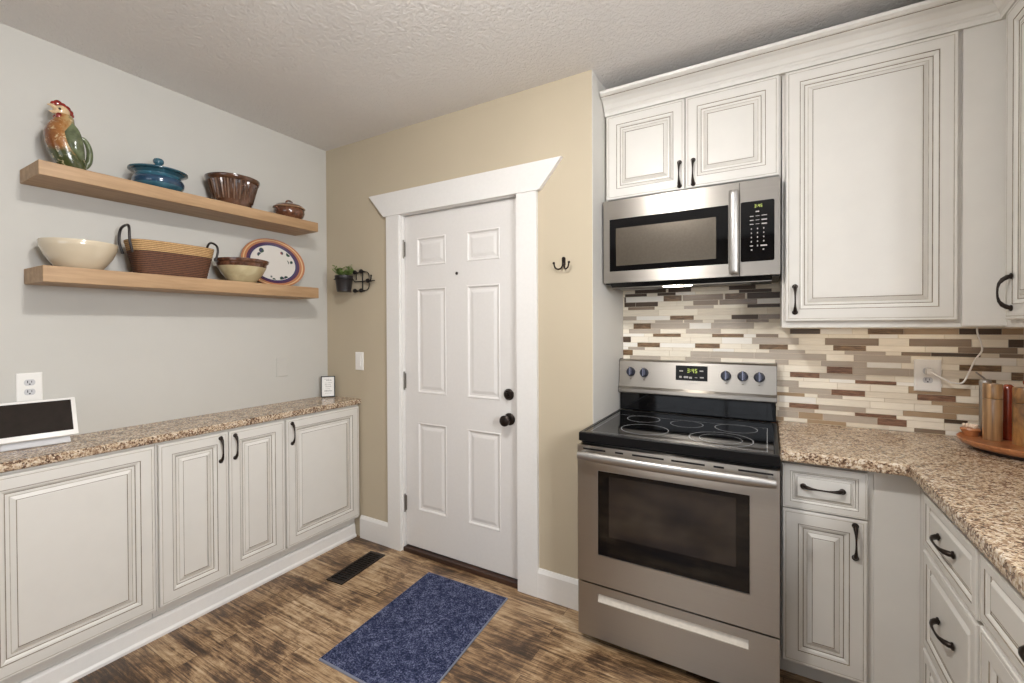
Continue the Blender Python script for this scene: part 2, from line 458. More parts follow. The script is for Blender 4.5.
bm = B(); box(bm, 1.4415, 1.4485, -.014, .004, 1.002, 1.030, bev=.002); obj('thumb_turn', bm, 'bronze', dl)
bm = B(); lathe(bm, [(0, 0), (.033, 0), (.033, .004), (.028, .009), (.014, .012), (.011, .022), (.012, .034), (.024, .040), (.0295, .050), (.0285, .060), (.020, .068), (0, .070)], (1.449, .024, .884), 30, mat=ROTY)
obj('door_knob', bm, 'bronze', d, smooth=True)

# ------------------------------------------------------------------ cabinets
def body(bm_boxes, parent, m='cream', name='cabinet_body'):
    bm = B()
    for b in bm_boxes: box(bm, *b)
    return obj(name, bm, m, parent)

def front(name, parent, o, U, V, N, w, h, s=1.0, label=None):
    bm = B(); raised_panel(bm, o, U, V, N, w, h, s)
    f = obj(name, bm, ['cream', 'glaze', 'glaze_dark'], parent)
    if label: f['label'] = label
    return f

# low cabinets along the left wall, faces towards +x
XF = .309; ZB, ZT = .146, .864
def low_cab(y0, y1, doors, label):
    c = thing('base_cabinet', (.15, (y0 + y1) / 2, 0), label, 'cabinet', 'low cabinets along the grey wall')
    body([(0.002, XF - .001, y0, y1, .128, .874), (.002, .270, y0, y1, 0, .128)], c)
    for (a, b, hy) in doors:
        f = front('door', c, (XF, a, ZB), (0, 1, 0), (0, 0, 1), (1, 0, 0), b - a, ZT - ZB)
        if hy is not None: pull('handle', (XF + .020, hy, .728), (XF + .020, hy, .840), (1, 0, 0), f)
    return c
low_cab(-1.648, -1.125, [(-1.637, -1.131, None)], 'widest low cream cabinet at the left edge, below the smart display')
low_cab(-1.1225, -.5275, [(-1.1165, -.8265, -.862), (-.8225, -.5335, -.794)], 'low cream cabinet with a pair of narrow doors, between the two single door cabinets')
low_cab(-.525, -.008, [(-.519, -.016, -.486)], 'low cream cabinet with one wide door, in the corner beside the beige wall')
low_cab(-2.25, -1.6505, [(-2.24, -1.66, None)], 'low cream cabinet past the left edge of the picture')
bm = B(); prism(bm, [(.2705, 0), (.298, 0), (.298, .012), (.290, .022), (.286, .075), (.280, .088), (.2705, .088)], 'y', -2.25, -.0165)
# prism along y takes (x, z)
struct('baseboard_left', bm, 'trim', 'white toe board under the row of low cabinets', 'baseboard', loc=(.28, -1.1, 0))
bm = B(); prism(bm, [(.001, .8755), (.324, .8755), (.331, .880), (.333, .893), (.331, .906), (.325, .910), (.001, .910)], 'y', -2.27, -.001)
tag(obj('countertop', bm, 'granite', loc=(.16, -1.1, .8755)), 'long narrow speckled granite top on the low cabinets', 'countertop')

# upper cabinets along the range wall
YF = .191
up1 = thing('wall_cabinet', (2.31, .35, 2.012), 'short cream wall cabinet with two square doors above the microwave', 'cabinet', 'cream wall cabinets')
body([(1.930, 2.695, YF, YT - .001, 2.010, 2.470)], up1)
f = front('door', up1, (1.939, YF, 2.017), (1, 0, 0), (0, 0, 1), (0, -1, 0), .3725, .422)
pull('handle', (2.289, YF - .02, 2.034), (2.289, YF - .02, 2.143), (0, -1, 0), f)
f = front('door', up1, (2.3145, YF, 2.017), (1, 0, 0), (0, 0, 1), (0, -1, 0), .3745, .422)
pull('handle', (2.349, YF - .02, 2.034), (2.349, YF - .02, 2.143), (0, -1, 0), f)
up2 = thing('wall_cabinet', (3.05, .35, 1.372), 'tall cream wall cabinet with one large door right of the microwave', 'cabinet', 'cream wall cabinets')
body([(2.699, 3.368, YF, YT - .008, 1.376, 2.470)], up2)
f = front('door', up2, (2.7115, YF, 1.396), (1, 0, 0), (0, 0, 1), (0, -1, 0), .531, 1.043)
pull('handle', (2.745, YF - .02, 1.434), (2.745, YF - .02, 1.541), (0, -1, 0), f)
bxo('filler_panel', 3.256, 3.3695, YF - .012, YF, 1.376, 2.470, 'cream', up2)
bxo('light_rail', 2.699, 3.3695, YF - .001, YF + .02, 1.370, 1.3759, 'cream', up2)
up3 = thing('wall_cabinet', (3.52, -.2, 1.372), 'cream wall cabinet at the right edge above the wooden tray', 'cabinet', 'cream wall cabinets')
body([(3.370, XR - .001, -.62, YT - .008, 1.376, 2.470)], up3)
f = front('door', up3, (3.370, .138, 1.396), (0, -1, 0), (0, 0, 1), (-1, 0, 0), .42, 1.043)
pull('handle', (3.350, .088, 1.434), (3.350, .088, 1.541), (-1, 0, 0), f, rise=.034)
bxo('light_rail', 3.369, 3.389, -.62, YF - .002, 1.370, 1.3759, 'cream', up3)
# crown: (outward distance, z)
bm = B(); CR = [(0, 2.4405), (.0225, 2.4405), (.024, 2.458), (.027, 2.461), (.0285, 2.466), (.034, 2.470), (.044, 2.487), (.062, 2.502), (.080, 2.508), (.0825, 2.5095), (.0825, 2.5125), (.090, 2.514), (.100, 2.521), (.102, 2.533), (0, 2.533)]
mis = [0, 0, 0, 0, 0, 0, 0, 0, 0, 1, 0, 0, 0, 0, 0]
paths = [[(1.930, YF - d_, z) for d_, z in CR], [(3.370 - d_, YF - d_, z) for d_, z in CR], [(3.370 - d_, -.62, z) for d_, z in CR]]
R = [[bm.verts.new(p) for p in r] for r in paths]; n = len(CR)
for k in range(2):
    for i in range(n):
        fc = bm.faces.new((R[k][i], R[k][(i + 1) % n], R[k + 1][(i + 1) % n], R[k + 1][i])); fc.material_index = mis[i]
bm.faces.new(R[0]); bm.faces.new(R[-1][::-1])
tag(obj('crown_molding', bm, ['cream', 'glaze_dark'], loc=(2.6, .15, 2.446)), 'cream stepped crown molding along the top of the wall cabinets', 'molding')

# base cabinet right of the range
b1 = thing('base_cabinet', (2.83, .2, 0), 'narrow cream base cabinet with a drawer over a door, right of the range', 'cabinet')
body([(2.690, 2.956, -.030, YT - .009, .100, .875), (2.690, 2.956, .045, YT - .009, 0, .100)], b1)
f = front('drawer', b1, (2.695, -.030, .690), (1, 0, 0), (0, 0, 1), (0, -1, 0), .257, .167, .50)
pull('handle', (2.762, -.050, .779), (2.880, -.050, .779), (0, -1, 0), f)
f = front('door', b1, (2.695, -.030, .104), (1, 0, 0), (0, 0, 1), (0, -1, 0), .257, .581)
pull('handle', (2.917, -.050, .550), (2.917, -.050, .664), (0, -1, 0), f)
# corner carcass with blank panels
b2 = thing('corner_cabinet', (3.3, .2, 0), 'blank cream corner cabinet front under the bend of the counter', 'cabinet')
body([(2.9565, XR - .001, -.028, YT - .009, 0, .875), (3.095, XR - .001, -.146, -.0285, 0, .875)], b2)
bxo('filler_panel', 2.972, 3.0945, -.034, -.0285, 0.0, .8745, 'cream', b2)
# drawer stack and next unit, faces towards -x
b3 = thing('base_cabinet', (3.38, -.36, 0), 'cream base cabinet with a stack of drawers under the right hand counter', 'cabinet')
body([(3.095, XR - .001, -.572, -.1465, .100, .875), (3.155, XR - .001, -.572, -.1465, 0, .100)], b3)
for (za, zb, hz, s) in ((.676, .846, .765, .5), (.362, .664, .520, .62), (.110, .350, .235, .6)):
    f = front('drawer', b3, (3.095, -.152, za), (0, -1, 0), (0, 0, 1), (-1, 0, 0), .412, zb - za, s)
    pull('handle', (3.075, -.300, hz), (3.075, -.418, hz), (-1, 0, 0), f)
b4 = thing('base_cabinet', (3.38, -.9, 0), 'cream base cabinet at the right edge of the picture, nearest the camera', 'cabinet')
body([(3.095, XR - .001, -1.18, -.5725, .100, .875), (3.155, XR - .001, -1.18, -.5725, 0, .100)], b4)
f = front('drawer', b4, (3.095, -.584, .690), (0, -1, 0), (0, 0, 1), (-1, 0, 0), .585, .156, .5)
pull('handle', (3.075, -.82, .768), (3.075, -.94, .768), (-1, 0, 0), f)
f = front('door', b4, (3.095, -.584, .110), (0, -1, 0), (0, 0, 1), (-1, 0, 0), .585, .566)
# L shaped granite top
bm = B(); poly = [(2.688, YT - .0085), (2.688, -.098), (3.044, -.098), (3.052, -.105), (3.052, -1.62), (XR - .001, -1.62), (XR - .001, YT - .0085)]
def inset(P, dd, zz):
    n_ = len(P); out = []
    for i in range(n_):
        a, b, c = Vector(P[i - 1]), Vector(P[i]), Vector(P[(i + 1) % n_])
        n1 = Vector((-(b - a).y, (b - a).x)).normalized(); n2 = Vector((-(c - b).y, (c - b).x)).normalized()
        m_ = n1 + n2; m_ = m_ / max(.3, m_.dot(n1)); q = b + m_ * dd
        out.append((q.x, q.y, zz))
    return out
loft(bm, [inset(poly, .004, .8755), inset(poly, .001, .879), inset(poly, 0, .886), inset(poly, 0, .906), inset(poly, .0012, .912), inset(poly, .004, .915)])
tag(obj('countertop', bm, 'granite', loc=(3.3, -.2, .8755)), 'L shaped speckled granite worktop right of the range', 'countertop')
b5 = thing('base_cabinet', (3.38, -1.4, 0), 'cream base cabinet past the right edge of the picture', 'cabinet')
body([(3.095, XR - .001, -1.60, -1.1805, .100, .875), (3.155, XR - .001, -1.60, -1.1805, 0, .100)], b5)

# ------------------------------------------------------------------ mosaic backsplash
TILE_EDGES = [1.612, 1.5875, 1.5622, 1.5453, 1.514, 1.4878, 1.4698, 1.4357, 1.4117, 1.3955, 1.3633, 1.338, 1.3197, 1.2867, 1.2615, 1.2448, 1.2133, 1.188, 1.1553, 1.13, 1.1133, 1.0818, 1.0548, 1.0378, 1.006, 0.9818, 0.9647, 0.9335, 0.915]
TILE_ROWS = [
  [],
  [(1.994,2.164,'D'), (2.176,2.293,'D'), (2.474,2.595,'D')],
  [(1.938,2.061,'D'), (2.118,2.214,'D'), (2.520,2.664,'D')],
  [(1.934,1.943,'D'), (2.151,2.245,'W'), (2.252,2.447,'M'), (2.456,2.548,'W'), (2.557,2.705,'D')],
  [(1.934,1.998,'D'), (2.003,2.121,'D'), (2.303,2.424,'M'), (2.430,2.601,'M')],
  [(1.955,2.103,'M'), (2.257,2.403,'T'), (2.558,2.705,'D')],
  [],
  [(1.929,2.003,'T'), (2.185,2.306,'W'), (2.486,2.607,'D'), (2.613,2.705,'M')],
  [(2.106,2.251,'T'), (2.257,2.350,'T'), (2.404,2.552,'T'), (2.557,2.652,'M')],
  [(1.986,2.083,'W'), (2.087,2.284,'T'), (2.391,2.587,'T')],
  [(1.960,2.134,'T'), (2.267,2.437,'T'), (2.740,2.861,'D'), (3.037,3.161,'W'), (3.161,3.337,'N'), (3.338,3.463,'D'), (3.464,3.524,'N')],
  [(2.094,2.241,'W'), (2.395,2.542,'W'), (2.596,2.692,'M')],
  [(1.926,1.971,'D'), (2.579,2.776,'T'), (2.879,3.076,'M'), (3.179,3.375,'M'), (3.481,3.525,'D')],
  [(2.008,2.131,'W'), (2.312,2.432,'W'), (2.610,2.732,'W'), (2.910,3.031,'W'), (3.334,3.507,'M')],
  [(1.955,2.049,'T'), (2.653,2.802,'T'), (2.953,3.100,'T'), (3.153,3.250,'M'), (3.254,3.402,'D'), (3.456,3.525,'M')],
  [(1.926,1.982,'W'), (2.290,2.385,'T'), (2.390,2.588,'T'), (2.592,2.884,'T'), (2.987,3.185,'T')],
  [(1.965,2.134,'T'), (2.263,2.437,'T'), (2.678,2.735,'T'), (2.865,3.034,'T'), (3.338,3.462,'W')],
  [(2.886,2.983,'R'), (2.989,3.182,'T'), (3.185,3.197,'T'), (3.280,3.285,'T'), (3.490,3.525,'W')],
  [(2.740,2.859,'R'), (2.862,3.031,'T'), (3.338,3.447,'W')],
  [(2.992,3.137,'R')],
  [(2.684,2.776,'T'), (3.177,3.373,'N')],
  [(2.735,2.903,'T'), (2.906,3.028,'R'), (3.206,3.328,'R')],
  [(2.681,2.800,'N'), (2.851,2.946,'T'), (3.252,3.398,'N')],
  [(3.287,3.403,'N')],
  [(2.737,2.856,'R'), (2.859,3.031,'T'), (3.159,3.331,'N')],
  [(2.695,2.839,'T'), (2.991,3.137,'R'), (3.292,3.365,'D')],
  [(2.688,2.775,'T'), (2.778,2.872,'N'), (2.875,3.071,'T'), (3.075,3.172,'R')],
  [],
]

bm = B(); rnd = random.Random(3); tx0, tx1 = XJ + .0008, XR - .001
keys = list(TM); mats = [TM[k] for k in keys] + [M['grout']]; g = .0009
box(bm, tx0, tx1, YT - .0045, YT - .0005, 0.0, 1.612, mi=len(keys))
edges = TILE_EDGES + [.8877, .870, .8415, .815, .799, .765, .742, .727, .70, .67, .655, .63, .60]
for i in range(len(edges) - 1):
    zt, zb = edges[i], edges[i + 1]
    row = sorted(TILE_ROWS[i]) if i < len(TILE_ROWS) else []
    if not row and i not in (6,):
        x = tx0 + rnd.random() * .2
        while x < tx1 - .1: row.append((x, x + rnd.choice((.1, .15, .2)), rnd.choice('DWRTMN'))); x += .25 + rnd.random() * .3
    if i in (17, 18, 19, 20, 21, 22, 23, 24) and i < len(TILE_ROWS):
        pass
    segs = []; x = tx0; last = 'a'
    def fill(a, b):
        while b - a > 1e-3:
            L_ = rnd.choice((.1, .15, .2, .12)); e = a + L_
            if b - e < .04: e = b
            segs.append((a, min(e, b), rnd.choice('aaabbcd'))); a = e
    for (a, b, c) in row:
        a, b = max(a, x), min(b, tx1)
        if b - a < .004: continue
        if a - x > .006: fill(x, a)
        else: a = x
        segs.append((a, b, c)); x = b
    fill(x, tx1)
    for (a, b, c) in segs:
        if b > tx1: b = tx1
        dpt = .0075 if c in 'WRabc' else .0065
        box(bm, a + g, b - g, YT - dpt, YT - .004, zb + g, zt - g, mi=keys.index(c))
tag(obj('tile_backsplash', bm, mats, loc=(2.8, YT, .915)), 'linear mosaic of brown, taupe and cream tiles behind the range and counter', 'backsplash')
bm = B(); box(bm, XR - .008, XR - .001, -1.2, YT - .009, .915, 1.375)
tag(obj('tile_backsplash', bm, [TM['a']], loc=(XR, -.3, .915)), 'cream tiles on the right hand wall past the picture edge', 'backsplash')

# ------------------------------------------------------------------ range
r = thing('range', (2.305, .15, 0), 'stainless steel electric range with black glass cooktop', 'range')
RX0, RX1 = 1.9275, 2.6835; YD = -.208
bm = B(); box(bm, RX0 + .004, RX1 - .004, -.165, .485, .035, .875)
obj('oven_body', bm, 'black_enamel', r)
for a in (RX0 + .03, RX1 - .06):
    for b in (-.12, .40):
        bxo('foot', a, a + .03, b, b + .03, 0, .0352, 'black_plastic', r)
# oven door: stainless frame around a window
bm = B(); dz0, dz1 = .276, .866; wx0, wx1, wz0, wz1 = 2.019, 2.590, .404, .764
box(bm, RX0, wx0, YD, -.166, dz0, dz1); box(bm, wx1, RX1, YD, -.166, dz0, dz1)
box(bm, wx0, wx1, YD, -.166, dz0, wz0); box(bm, wx0, wx1, YD, -.166, wz1, dz1)
od = obj('oven_door', bm, 'steel', r)
bm = B()
for q in ((wx0 - .003, wx1 + .003, wz0 - .003, wz0), (wx0 - .003, wx1 + .003, wz1, wz1 + .003), (wx0 - .003, wx0, wz0, wz1), (wx1, wx1 + .003, wz0, wz1)): box(bm, q[0], q[1], YD - .0012, YD - .0001, q[2], q[3])
obj('window_bevel_highlight', bm, 'steel_handle', od)  # bright strips stand in for the highlight on the window's bevelled edge
bxo('window_glass', wx0 + .0005, wx1 - .0005, YD + .002, -.17, wz0 + .0005, wz1 - .0005, 'black_glass', od)
bxo('window_pane', 2.066, 2.545, YD + .0012, YD + .0022, .490, .746, 'oven_screen', od)
bm = B()
for a, b in ((1.953, 2.052), (2.094, 2.128), (2.165, 2.290), (2.318, 2.440), (2.470, 2.506), (2.553, 2.664)):
    box(bm, a, b, YD - .0006, YD + .001, .8475, .8545)
obj('vent_slots', bm, 'black_plastic', od)
bm = B(); n = 24
pts = [(1.946 + (2.672 - 1.946) * i / n, YD - .046 - .010 * math.sin(PI * i / n), .8325) for i in range(n + 1)]
rings = []
for i, p in enumerate(pts):
    k = min(1, .75 + min(i, n - i) * .12)
    rings.append([(p[0], p[1] + math.cos(2 * PI * q / 14) * .013 * k, p[2] + math.sin(2 * PI * q / 14) * .019 * k) for q in range(14)])
loft(bm, rings)
for a in (1.951, 2.647): box(bm, a, a + .020, YD - .044, YD - .0003, .820, .845, bev=.003)
obj('handle', bm, 'steel_handle', od, smooth=True)
# drawer with a recessed finger slot
bm = B(); z0, z1 = .040, .268; sx0, sx1, sz0, sz1 = 2.016, 2.586, .198, .234
box(bm, RX0, sx0, YD + .003, -.166, z0, z1); box(bm, sx1, RX1, YD + .003, -.166, z0, z1)
box(bm, sx0, sx1, YD + .003, -.166, z0, sz0); box(bm, sx0, sx1, YD + .003, -.166, sz1, z1)
dr = obj('storage_drawer', bm, 'steel', r)
bm = B(); prism(bm, [(YD + .006, sz0), (YD + .0235, sz1), (-.167, sz1), (-.167, sz0)], 'x', sx0, sx1)
obj('finger_recess', bm, plain('satin steel finger recess', (222, 214, 202), .55, 1), dr)
# cooktop
bm = B(); cz = .916
rect = lambda ins, z: [(RX0 - .001 + ins, -.190 + ins, z), (RX1 + .001 - ins, -.190 + ins, z), (RX1 + .001 - ins, .418 - ins, z), (RX0 - .001 + ins, .418 - ins, z)]
loft(bm, [rect(.004, .8765), rect(0, .880), rect(0, .9125), rect(.0035, .9165), rect(.016, .9165), rect(.018, .914)], mis=[1, 1, 1, 1, 0])
ct = obj('cooktop', bm, ['black_glass', 'black_enamel'], r)
def ring(bm, cx, cy, rad, w=.0014, a0=0, a1=2 * PI, z=.9146, n=64):
    pr = []
    for i in range(n + 1):
        a = a0 + (a1 - a0) * i / n
        pr.append([bm.verts.new((cx + (rad + s) * math.cos(a), cy + (rad + s) * math.sin(a), z)) for s in (-w, w)])
    for i in range(n): bm.faces.new((pr[i][0], pr[i][1], pr[i + 1][1], pr[i + 1][0]))
for cx, cy, rad, extra in ((2.108, .225, .078, 0), (2.314, .205, .072, 0), (2.522, .215, .086, 0), (2.166, 0.0, .102, 0), (2.478, -.020, .120, .080)):
    bm = B(); ring(bm, cx, cy, rad)
    if extra: ring(bm, cx, cy, extra, .0009)
    obj('burner_ring', bm, 'ring_print', ct)
bm = B()
for (a, b, c, e) in ((1.965, 2.646, -.150, -.148), (1.965, 2.646, .285, .287), (1.965, 1.967, -.150, .287), (2.644, 2.646, -.150, .287)):
    bm.faces.new([bm.verts.new(p) for p in ((a, c, .9146), (b, c, .9146), (b, e, .9146), (a, e, .9146))])
obj('printed_border', bm, 'ring_print', ct)
# backguard
bm = B(); prism(bm, [(.4365, .916), (.4365, 1.012), (.500, 1.012), (.500, .916)], 'x', RX0 + .002, RX1 - .002)
obj('backguard_base', bm, 'black_glass', r)
bm = B()
prism(bm, [(.410, 1.0125), (.406, 1.018), (.406, 1.036), (.418, 1.048), (.430, 1.186), (.440, 1.194), (.500, 1.194), (.500, 1.0125)], 'x', RX0, RX1)
bg = obj('control_panel', bm, 'steel', r)
bm = B(); prism(bm, [(.412, 1.012), (.404, 1.020), (.404, 1.038), (.416, 1.05), (.428, 1.188), (.440, 1.198), (.501, 1.198), (.501, 1.012)], 'x', RX0 - .0015, RX0 - .0002)
obj('end_cap', bm, 'black_plastic', bg)
bm = B(); prism(bm, [(.412, 1.012), (.404, 1.020), (.404, 1.038), (.416, 1.05), (.428, 1.188), (.440, 1.198), (.501, 1.198), (.501, 1.012)], 'x', RX1 + .0002, RX1 + .0015)
obj('end_cap', bm, 'black_plastic', bg)
tilt = math.atan2(.012, .138); NG = Vector((0, -math.cos(tilt), math.sin(tilt))); UG = Vector((0, math.sin(tilt), math.cos(tilt)))
def onpanel(x, z, off=0): return Vector((x, .418 + (z - 1.048) * .012 / .138, z)) + NG * off
def pbox(bm, x0, x1, z0, z1, t0, t1):
    A_ = [onpanel(x0, z0, t0), onpanel(x1, z0, t0), onpanel(x1, z1, t0), onpanel(x0, z1, t0)]
    C_ = [onpanel(x0, z0, t1), onpanel(x1, z0, t1), onpanel(x1, z1, t1), onpanel(x0, z1, t1)]
    loft(bm, [A_, C_])
bm = B(); pbox(bm, 2.228, 2.382, 1.096, 1.172, -.001, .0015)
dp = obj('display_panel', bm, 'black_plastic', bg)
SEG = {'0': 'abcdef', '1': 'bc', '2': 'abged', '3': 'abgcd', '4': 'fgbc', '5': 'afgcd', '6': 'afgedc', '7': 'abc', '8': 'abcdefg', '9': 'abcdfg'}
def digits(pb, txt, x, z, h):
    w = h * .5; t = h * .15
    for ch in txt:
        if ch == ':':
            pb(x, x + t, z + h * .25, z + h * .25 + t); pb(x, x + t, z + h * .65, z + h * .65 + t); x += t * 2.2; continue
        S = {'a': (x, x + w, z + h - t, z + h), 'g': (x, x + w, z + h / 2 - t / 2, z + h / 2 + t / 2), 'd': (x, x + w, z, z + t),
             'f': (x, x + t, z + h / 2, z + h), 'b': (x + w - t, x + w, z + h / 2, z + h), 'e': (x, x + t, z, z + h / 2), 'c': (x + w - t, x + w, z, z + h / 2)}
        for s in SEG[ch]: pb(*S[s])
        x += w + t * 1.4
bm = B(); digits(lambda a, b, c, e: pbox(bm, a, b, c, e, .0015, .0021), '3:45', 2.285, 1.136, .021); obj('clock_digits', bm, 'green_digits', dp)
bm = B()
for (a, b, c, e) in ((2.246, 2.264, 1.141, 1.147), (2.344, 2.362, 1.144, 1.150), (2.246, 2.258, 1.108, 1.118), (2.268, 2.290, 1.108, 1.118), (2.294, 2.308, 1.106, 1.116), (2.322, 2.334, 1.111, 1.114), (2.346, 2.364, 1.111, 1.117), (2.272, 2.338, 1.080, 1.083)):
    pbox(bm, a, b, c, e, .0006 if e < 1.09 else .0015, .0011 if e < 1.09 else .0021)
obj('printed_markings', bm, 'mark_print', dp)
qk = NG.to_track_quat('Z', 'Y').to_matrix()
for x, zz in ((1.992, 1.128), (2.064, 1.126), (2.466, 1.129), (2.541, 1.130), (2.612, 1.129)):
    bm = B(); P = onpanel(x, zz)
    lathe(bm, [(0, 0), (.024, 0), (.024, .004), (.0215, .006), (.020, .020), (.017, .024), (0, .024)], P, 26, mat=qk)
    kb = obj('control_knob', bm, 'knob_blue', bg, smooth=True)
    bm = B(); pbox(bm, x - .0045, x + .0045, zz - .023, zz + .026, .006, .032); obj('grip', bm, 'knob_blue', kb)
    bm = B(); pbox(bm, x - .0015, x + .0015, zz - .018, zz + .0262, .0321, .0331); pbox(bm, x + .0052, x + .0068, zz - .014, zz + .016, .0235, .0246); obj('pointer_line', bm, 'knob_edge', kb)
for x, zz in ((1.992, 1.128), (2.064, 1.126), (2.466, 1.129), (2.541, 1.130), (2.612, 1.129)):
    bm = B(); pbox(bm, x - .004, x + .004, zz - .041, zz - .037, 0, .0005)
    for k in range(-3, 4):
        if k: pbox(bm, x + .032 * math.sin(k * .5) - .001, x + .032 * math.sin(k * .5) + .001, zz + .032 * math.cos(k * .5) - .001, zz + .032 * math.cos(k * .5) + .001, 0, .0005)
    obj('dial_marks', bm, 'dim_print', bg)

# ------------------------------------------------------------------ microwave
LENS = bpy.data.materials.new('lit cooktop lamp lens'); LENS.use_nodes = True
LENS.node_tree.nodes['Principled BSDF'].inputs['Emission Color'].default_value = (1, .88, .72, 1); LENS.node_tree.nodes['Principled BSDF'].inputs['Emission Strength'].default_value = MLAMP
mw = thing('microwave', (2.312, .3, 1.594), 'stainless over-the-range microwave above the range', 'microwave')
X0, X1, YM, ZM0, ZM1 = 1.9335, 2.692, .134, 1.594, 2.0005
bm = B(); box(bm, X0 + .003, X1 - .001, YM + .028, YT - .009, ZM0 - .004, ZM1 + .004)
obj('microwave_body', bm, 'black_enamel', mw)
bm = B(); prism(bm, [(YM + .012, ZM0 - .001), (YM + .04, ZM0 - .020), (.38, ZM0 - .020), (.42, ZM0 - .0045), (YM + .012, ZM0 - .0045 + .003)], 'x', X0 + .03, X1 - .03)
up_ = obj('underside', bm, 'black_enamel', mw)
bm = B(); box(bm, X0 + .03, X1 - .03, YM + .040, YM + .052, ZM0 - .0235, ZM0 - .0205); obj('underside_strip', bm, 'steel', up_)
bm = B(); lathe(bm, [(0, 0), (.045, 0), (.045, .003), (0, .003)], (2.27, .22, ZM0 - .0232), 24, sx=1.5); obj('cooktop_lamp', bm, LENS, up_)
for a in (2.06, 2.49):
    bm = B(); box(bm, a - .09, a + .09, .27, .37, ZM0 - .0225, ZM0 - .0205); obj('grease_filter', bm, 'hinge', up_)
bm = B(); gx0, gx1, gz0, gz1 = 1.9645, 2.497, 1.650, 1.908; mx = 2.541
box(bm, X0, gx0, YM, YM + .027, ZM0, ZM1); box(bm, gx0, mx - .0012, YM, YM + .027, gz1, ZM1); box(bm, gx0, mx - .0012, YM, YM + .027, ZM0, gz0)
box(bm, gx1, mx - .0012, YM, YM + .027, gz0, gz1)
md = obj('microwave_door', bm, 'steel', mw)
bxo('door_glass', gx0 + .0005, gx1 - .0003, YM + .0015, YM + .02, gz0 + .0005, gz1 - .0005, 'black_glass', md)
bxo('window_screen_reflection', 1.997, 2.448, YM + .0007, YM + .0014, 1.677, 1.862, 'micro_screen_reflection', md)
bm = B()
pr = [(2.500, YM - .030), (2.506, YM - .037), (2.520, YM - .040), (2.534, YM - .037), (2.540, YM - .030), (2.538, YM - .024), (2.502, YM - .024)]
rings = []
for k, z in ((.2, 1.600), (.85, 1.606), (1, 1.618), (1, 1.944), (.85, 1.957), (.2, 1.963)):
    rings.append([(2.52 + (p[0] - 2.52) * (k * .25 + .75), YM - .030 + (p[1] - YM + .030) * k, z) for p in pr])
loft(bm, rings)
for z in (1.632, 1.918): box(bm, 2.508, 2.532, YM - .026, YM - .0002, z, z + .018, bev=.002)
obj('handle', bm, 'steel_handle', md, smooth=True)
bm = B(); box(bm, mx + .0012, X1, YM, YM + .027, ZM0, ZM1)
cp = obj('control_fascia', bm, 'steel', mw)
bm = B(); pp = []
for (cx, cz_, a0) in ((2.664, 1.903, 0), (2.552, 1.903, PI / 2), (2.552, 1.661, PI), (2.664, 1.661, PI * 1.5)):
    for k in range(5): pp.append((cx + .007 * math.cos(a0 + k * PI / 8), cz_ + .007 * math.sin(a0 + k * PI / 8)))
prism(bm, pp, 'y', YM - .0012, YM + .0005); kp = obj('keypad', bm, 'black_glass', cp)
bm = B(); ff = lambda a, b, c, e: box(bm, a, b, YM - .0017, YM - .0012, c, e)
digits(ff, '3:45', 2.598, 1.882, .0125); obj('clock_digits', bm, 'green_digits', kp)
bm = B(); ff(2.602, 2.615, 1.862, 1.867)
for i, z in enumerate((1.846, 1.829, 1.812)):
    ff(2.580, 2.594, z - .002, z + .0015); ff(2.602, 2.616, z - .001, z + .001); ff(2.624, 2.644, z - (.001 if i == 0 else .0035), z + .002)
for z in (1.792, 1.774, 1.756, 1.738):
    for x in (2.586, 2.609, 2.632): ff(x - .002, x + .002, z - .003, z + .003)
ff(2.580, 2.592, 1.718, 1.722); ff(2.607, 2.611, 1.716, 1.723); ff(2.620, 2.644, 1.716, 1.722); ff(2.584, 2.590, 1.700, 1.705); ff(2.628, 2.634, 1.700, 1.705)
obj('printed_markings', bm, 'mark_print', kp)

# ------------------------------------------------------------------ wooden shelves
def shelf(y0, z0, z1, label):
    bm = B(); box(bm, .0005, .230, y0, -.235, z0, z1, bev=.0025)
    tag(obj('floating_shelf', bm, 'shelf_wood', loc=(0.1, (y0 - .235) / 2, z0)), label, 'shelf', 'thick wooden floating shelves')
shelf(-1.453, 1.972, 2.0285, 'upper thick light wood floating shelf holding the ceramic rooster')
shelf(-1.445, 1.5615, 1.6255, 'lower thick light wood floating shelf holding the woven basket')
S1, S2 = 2.0285, 1.6255

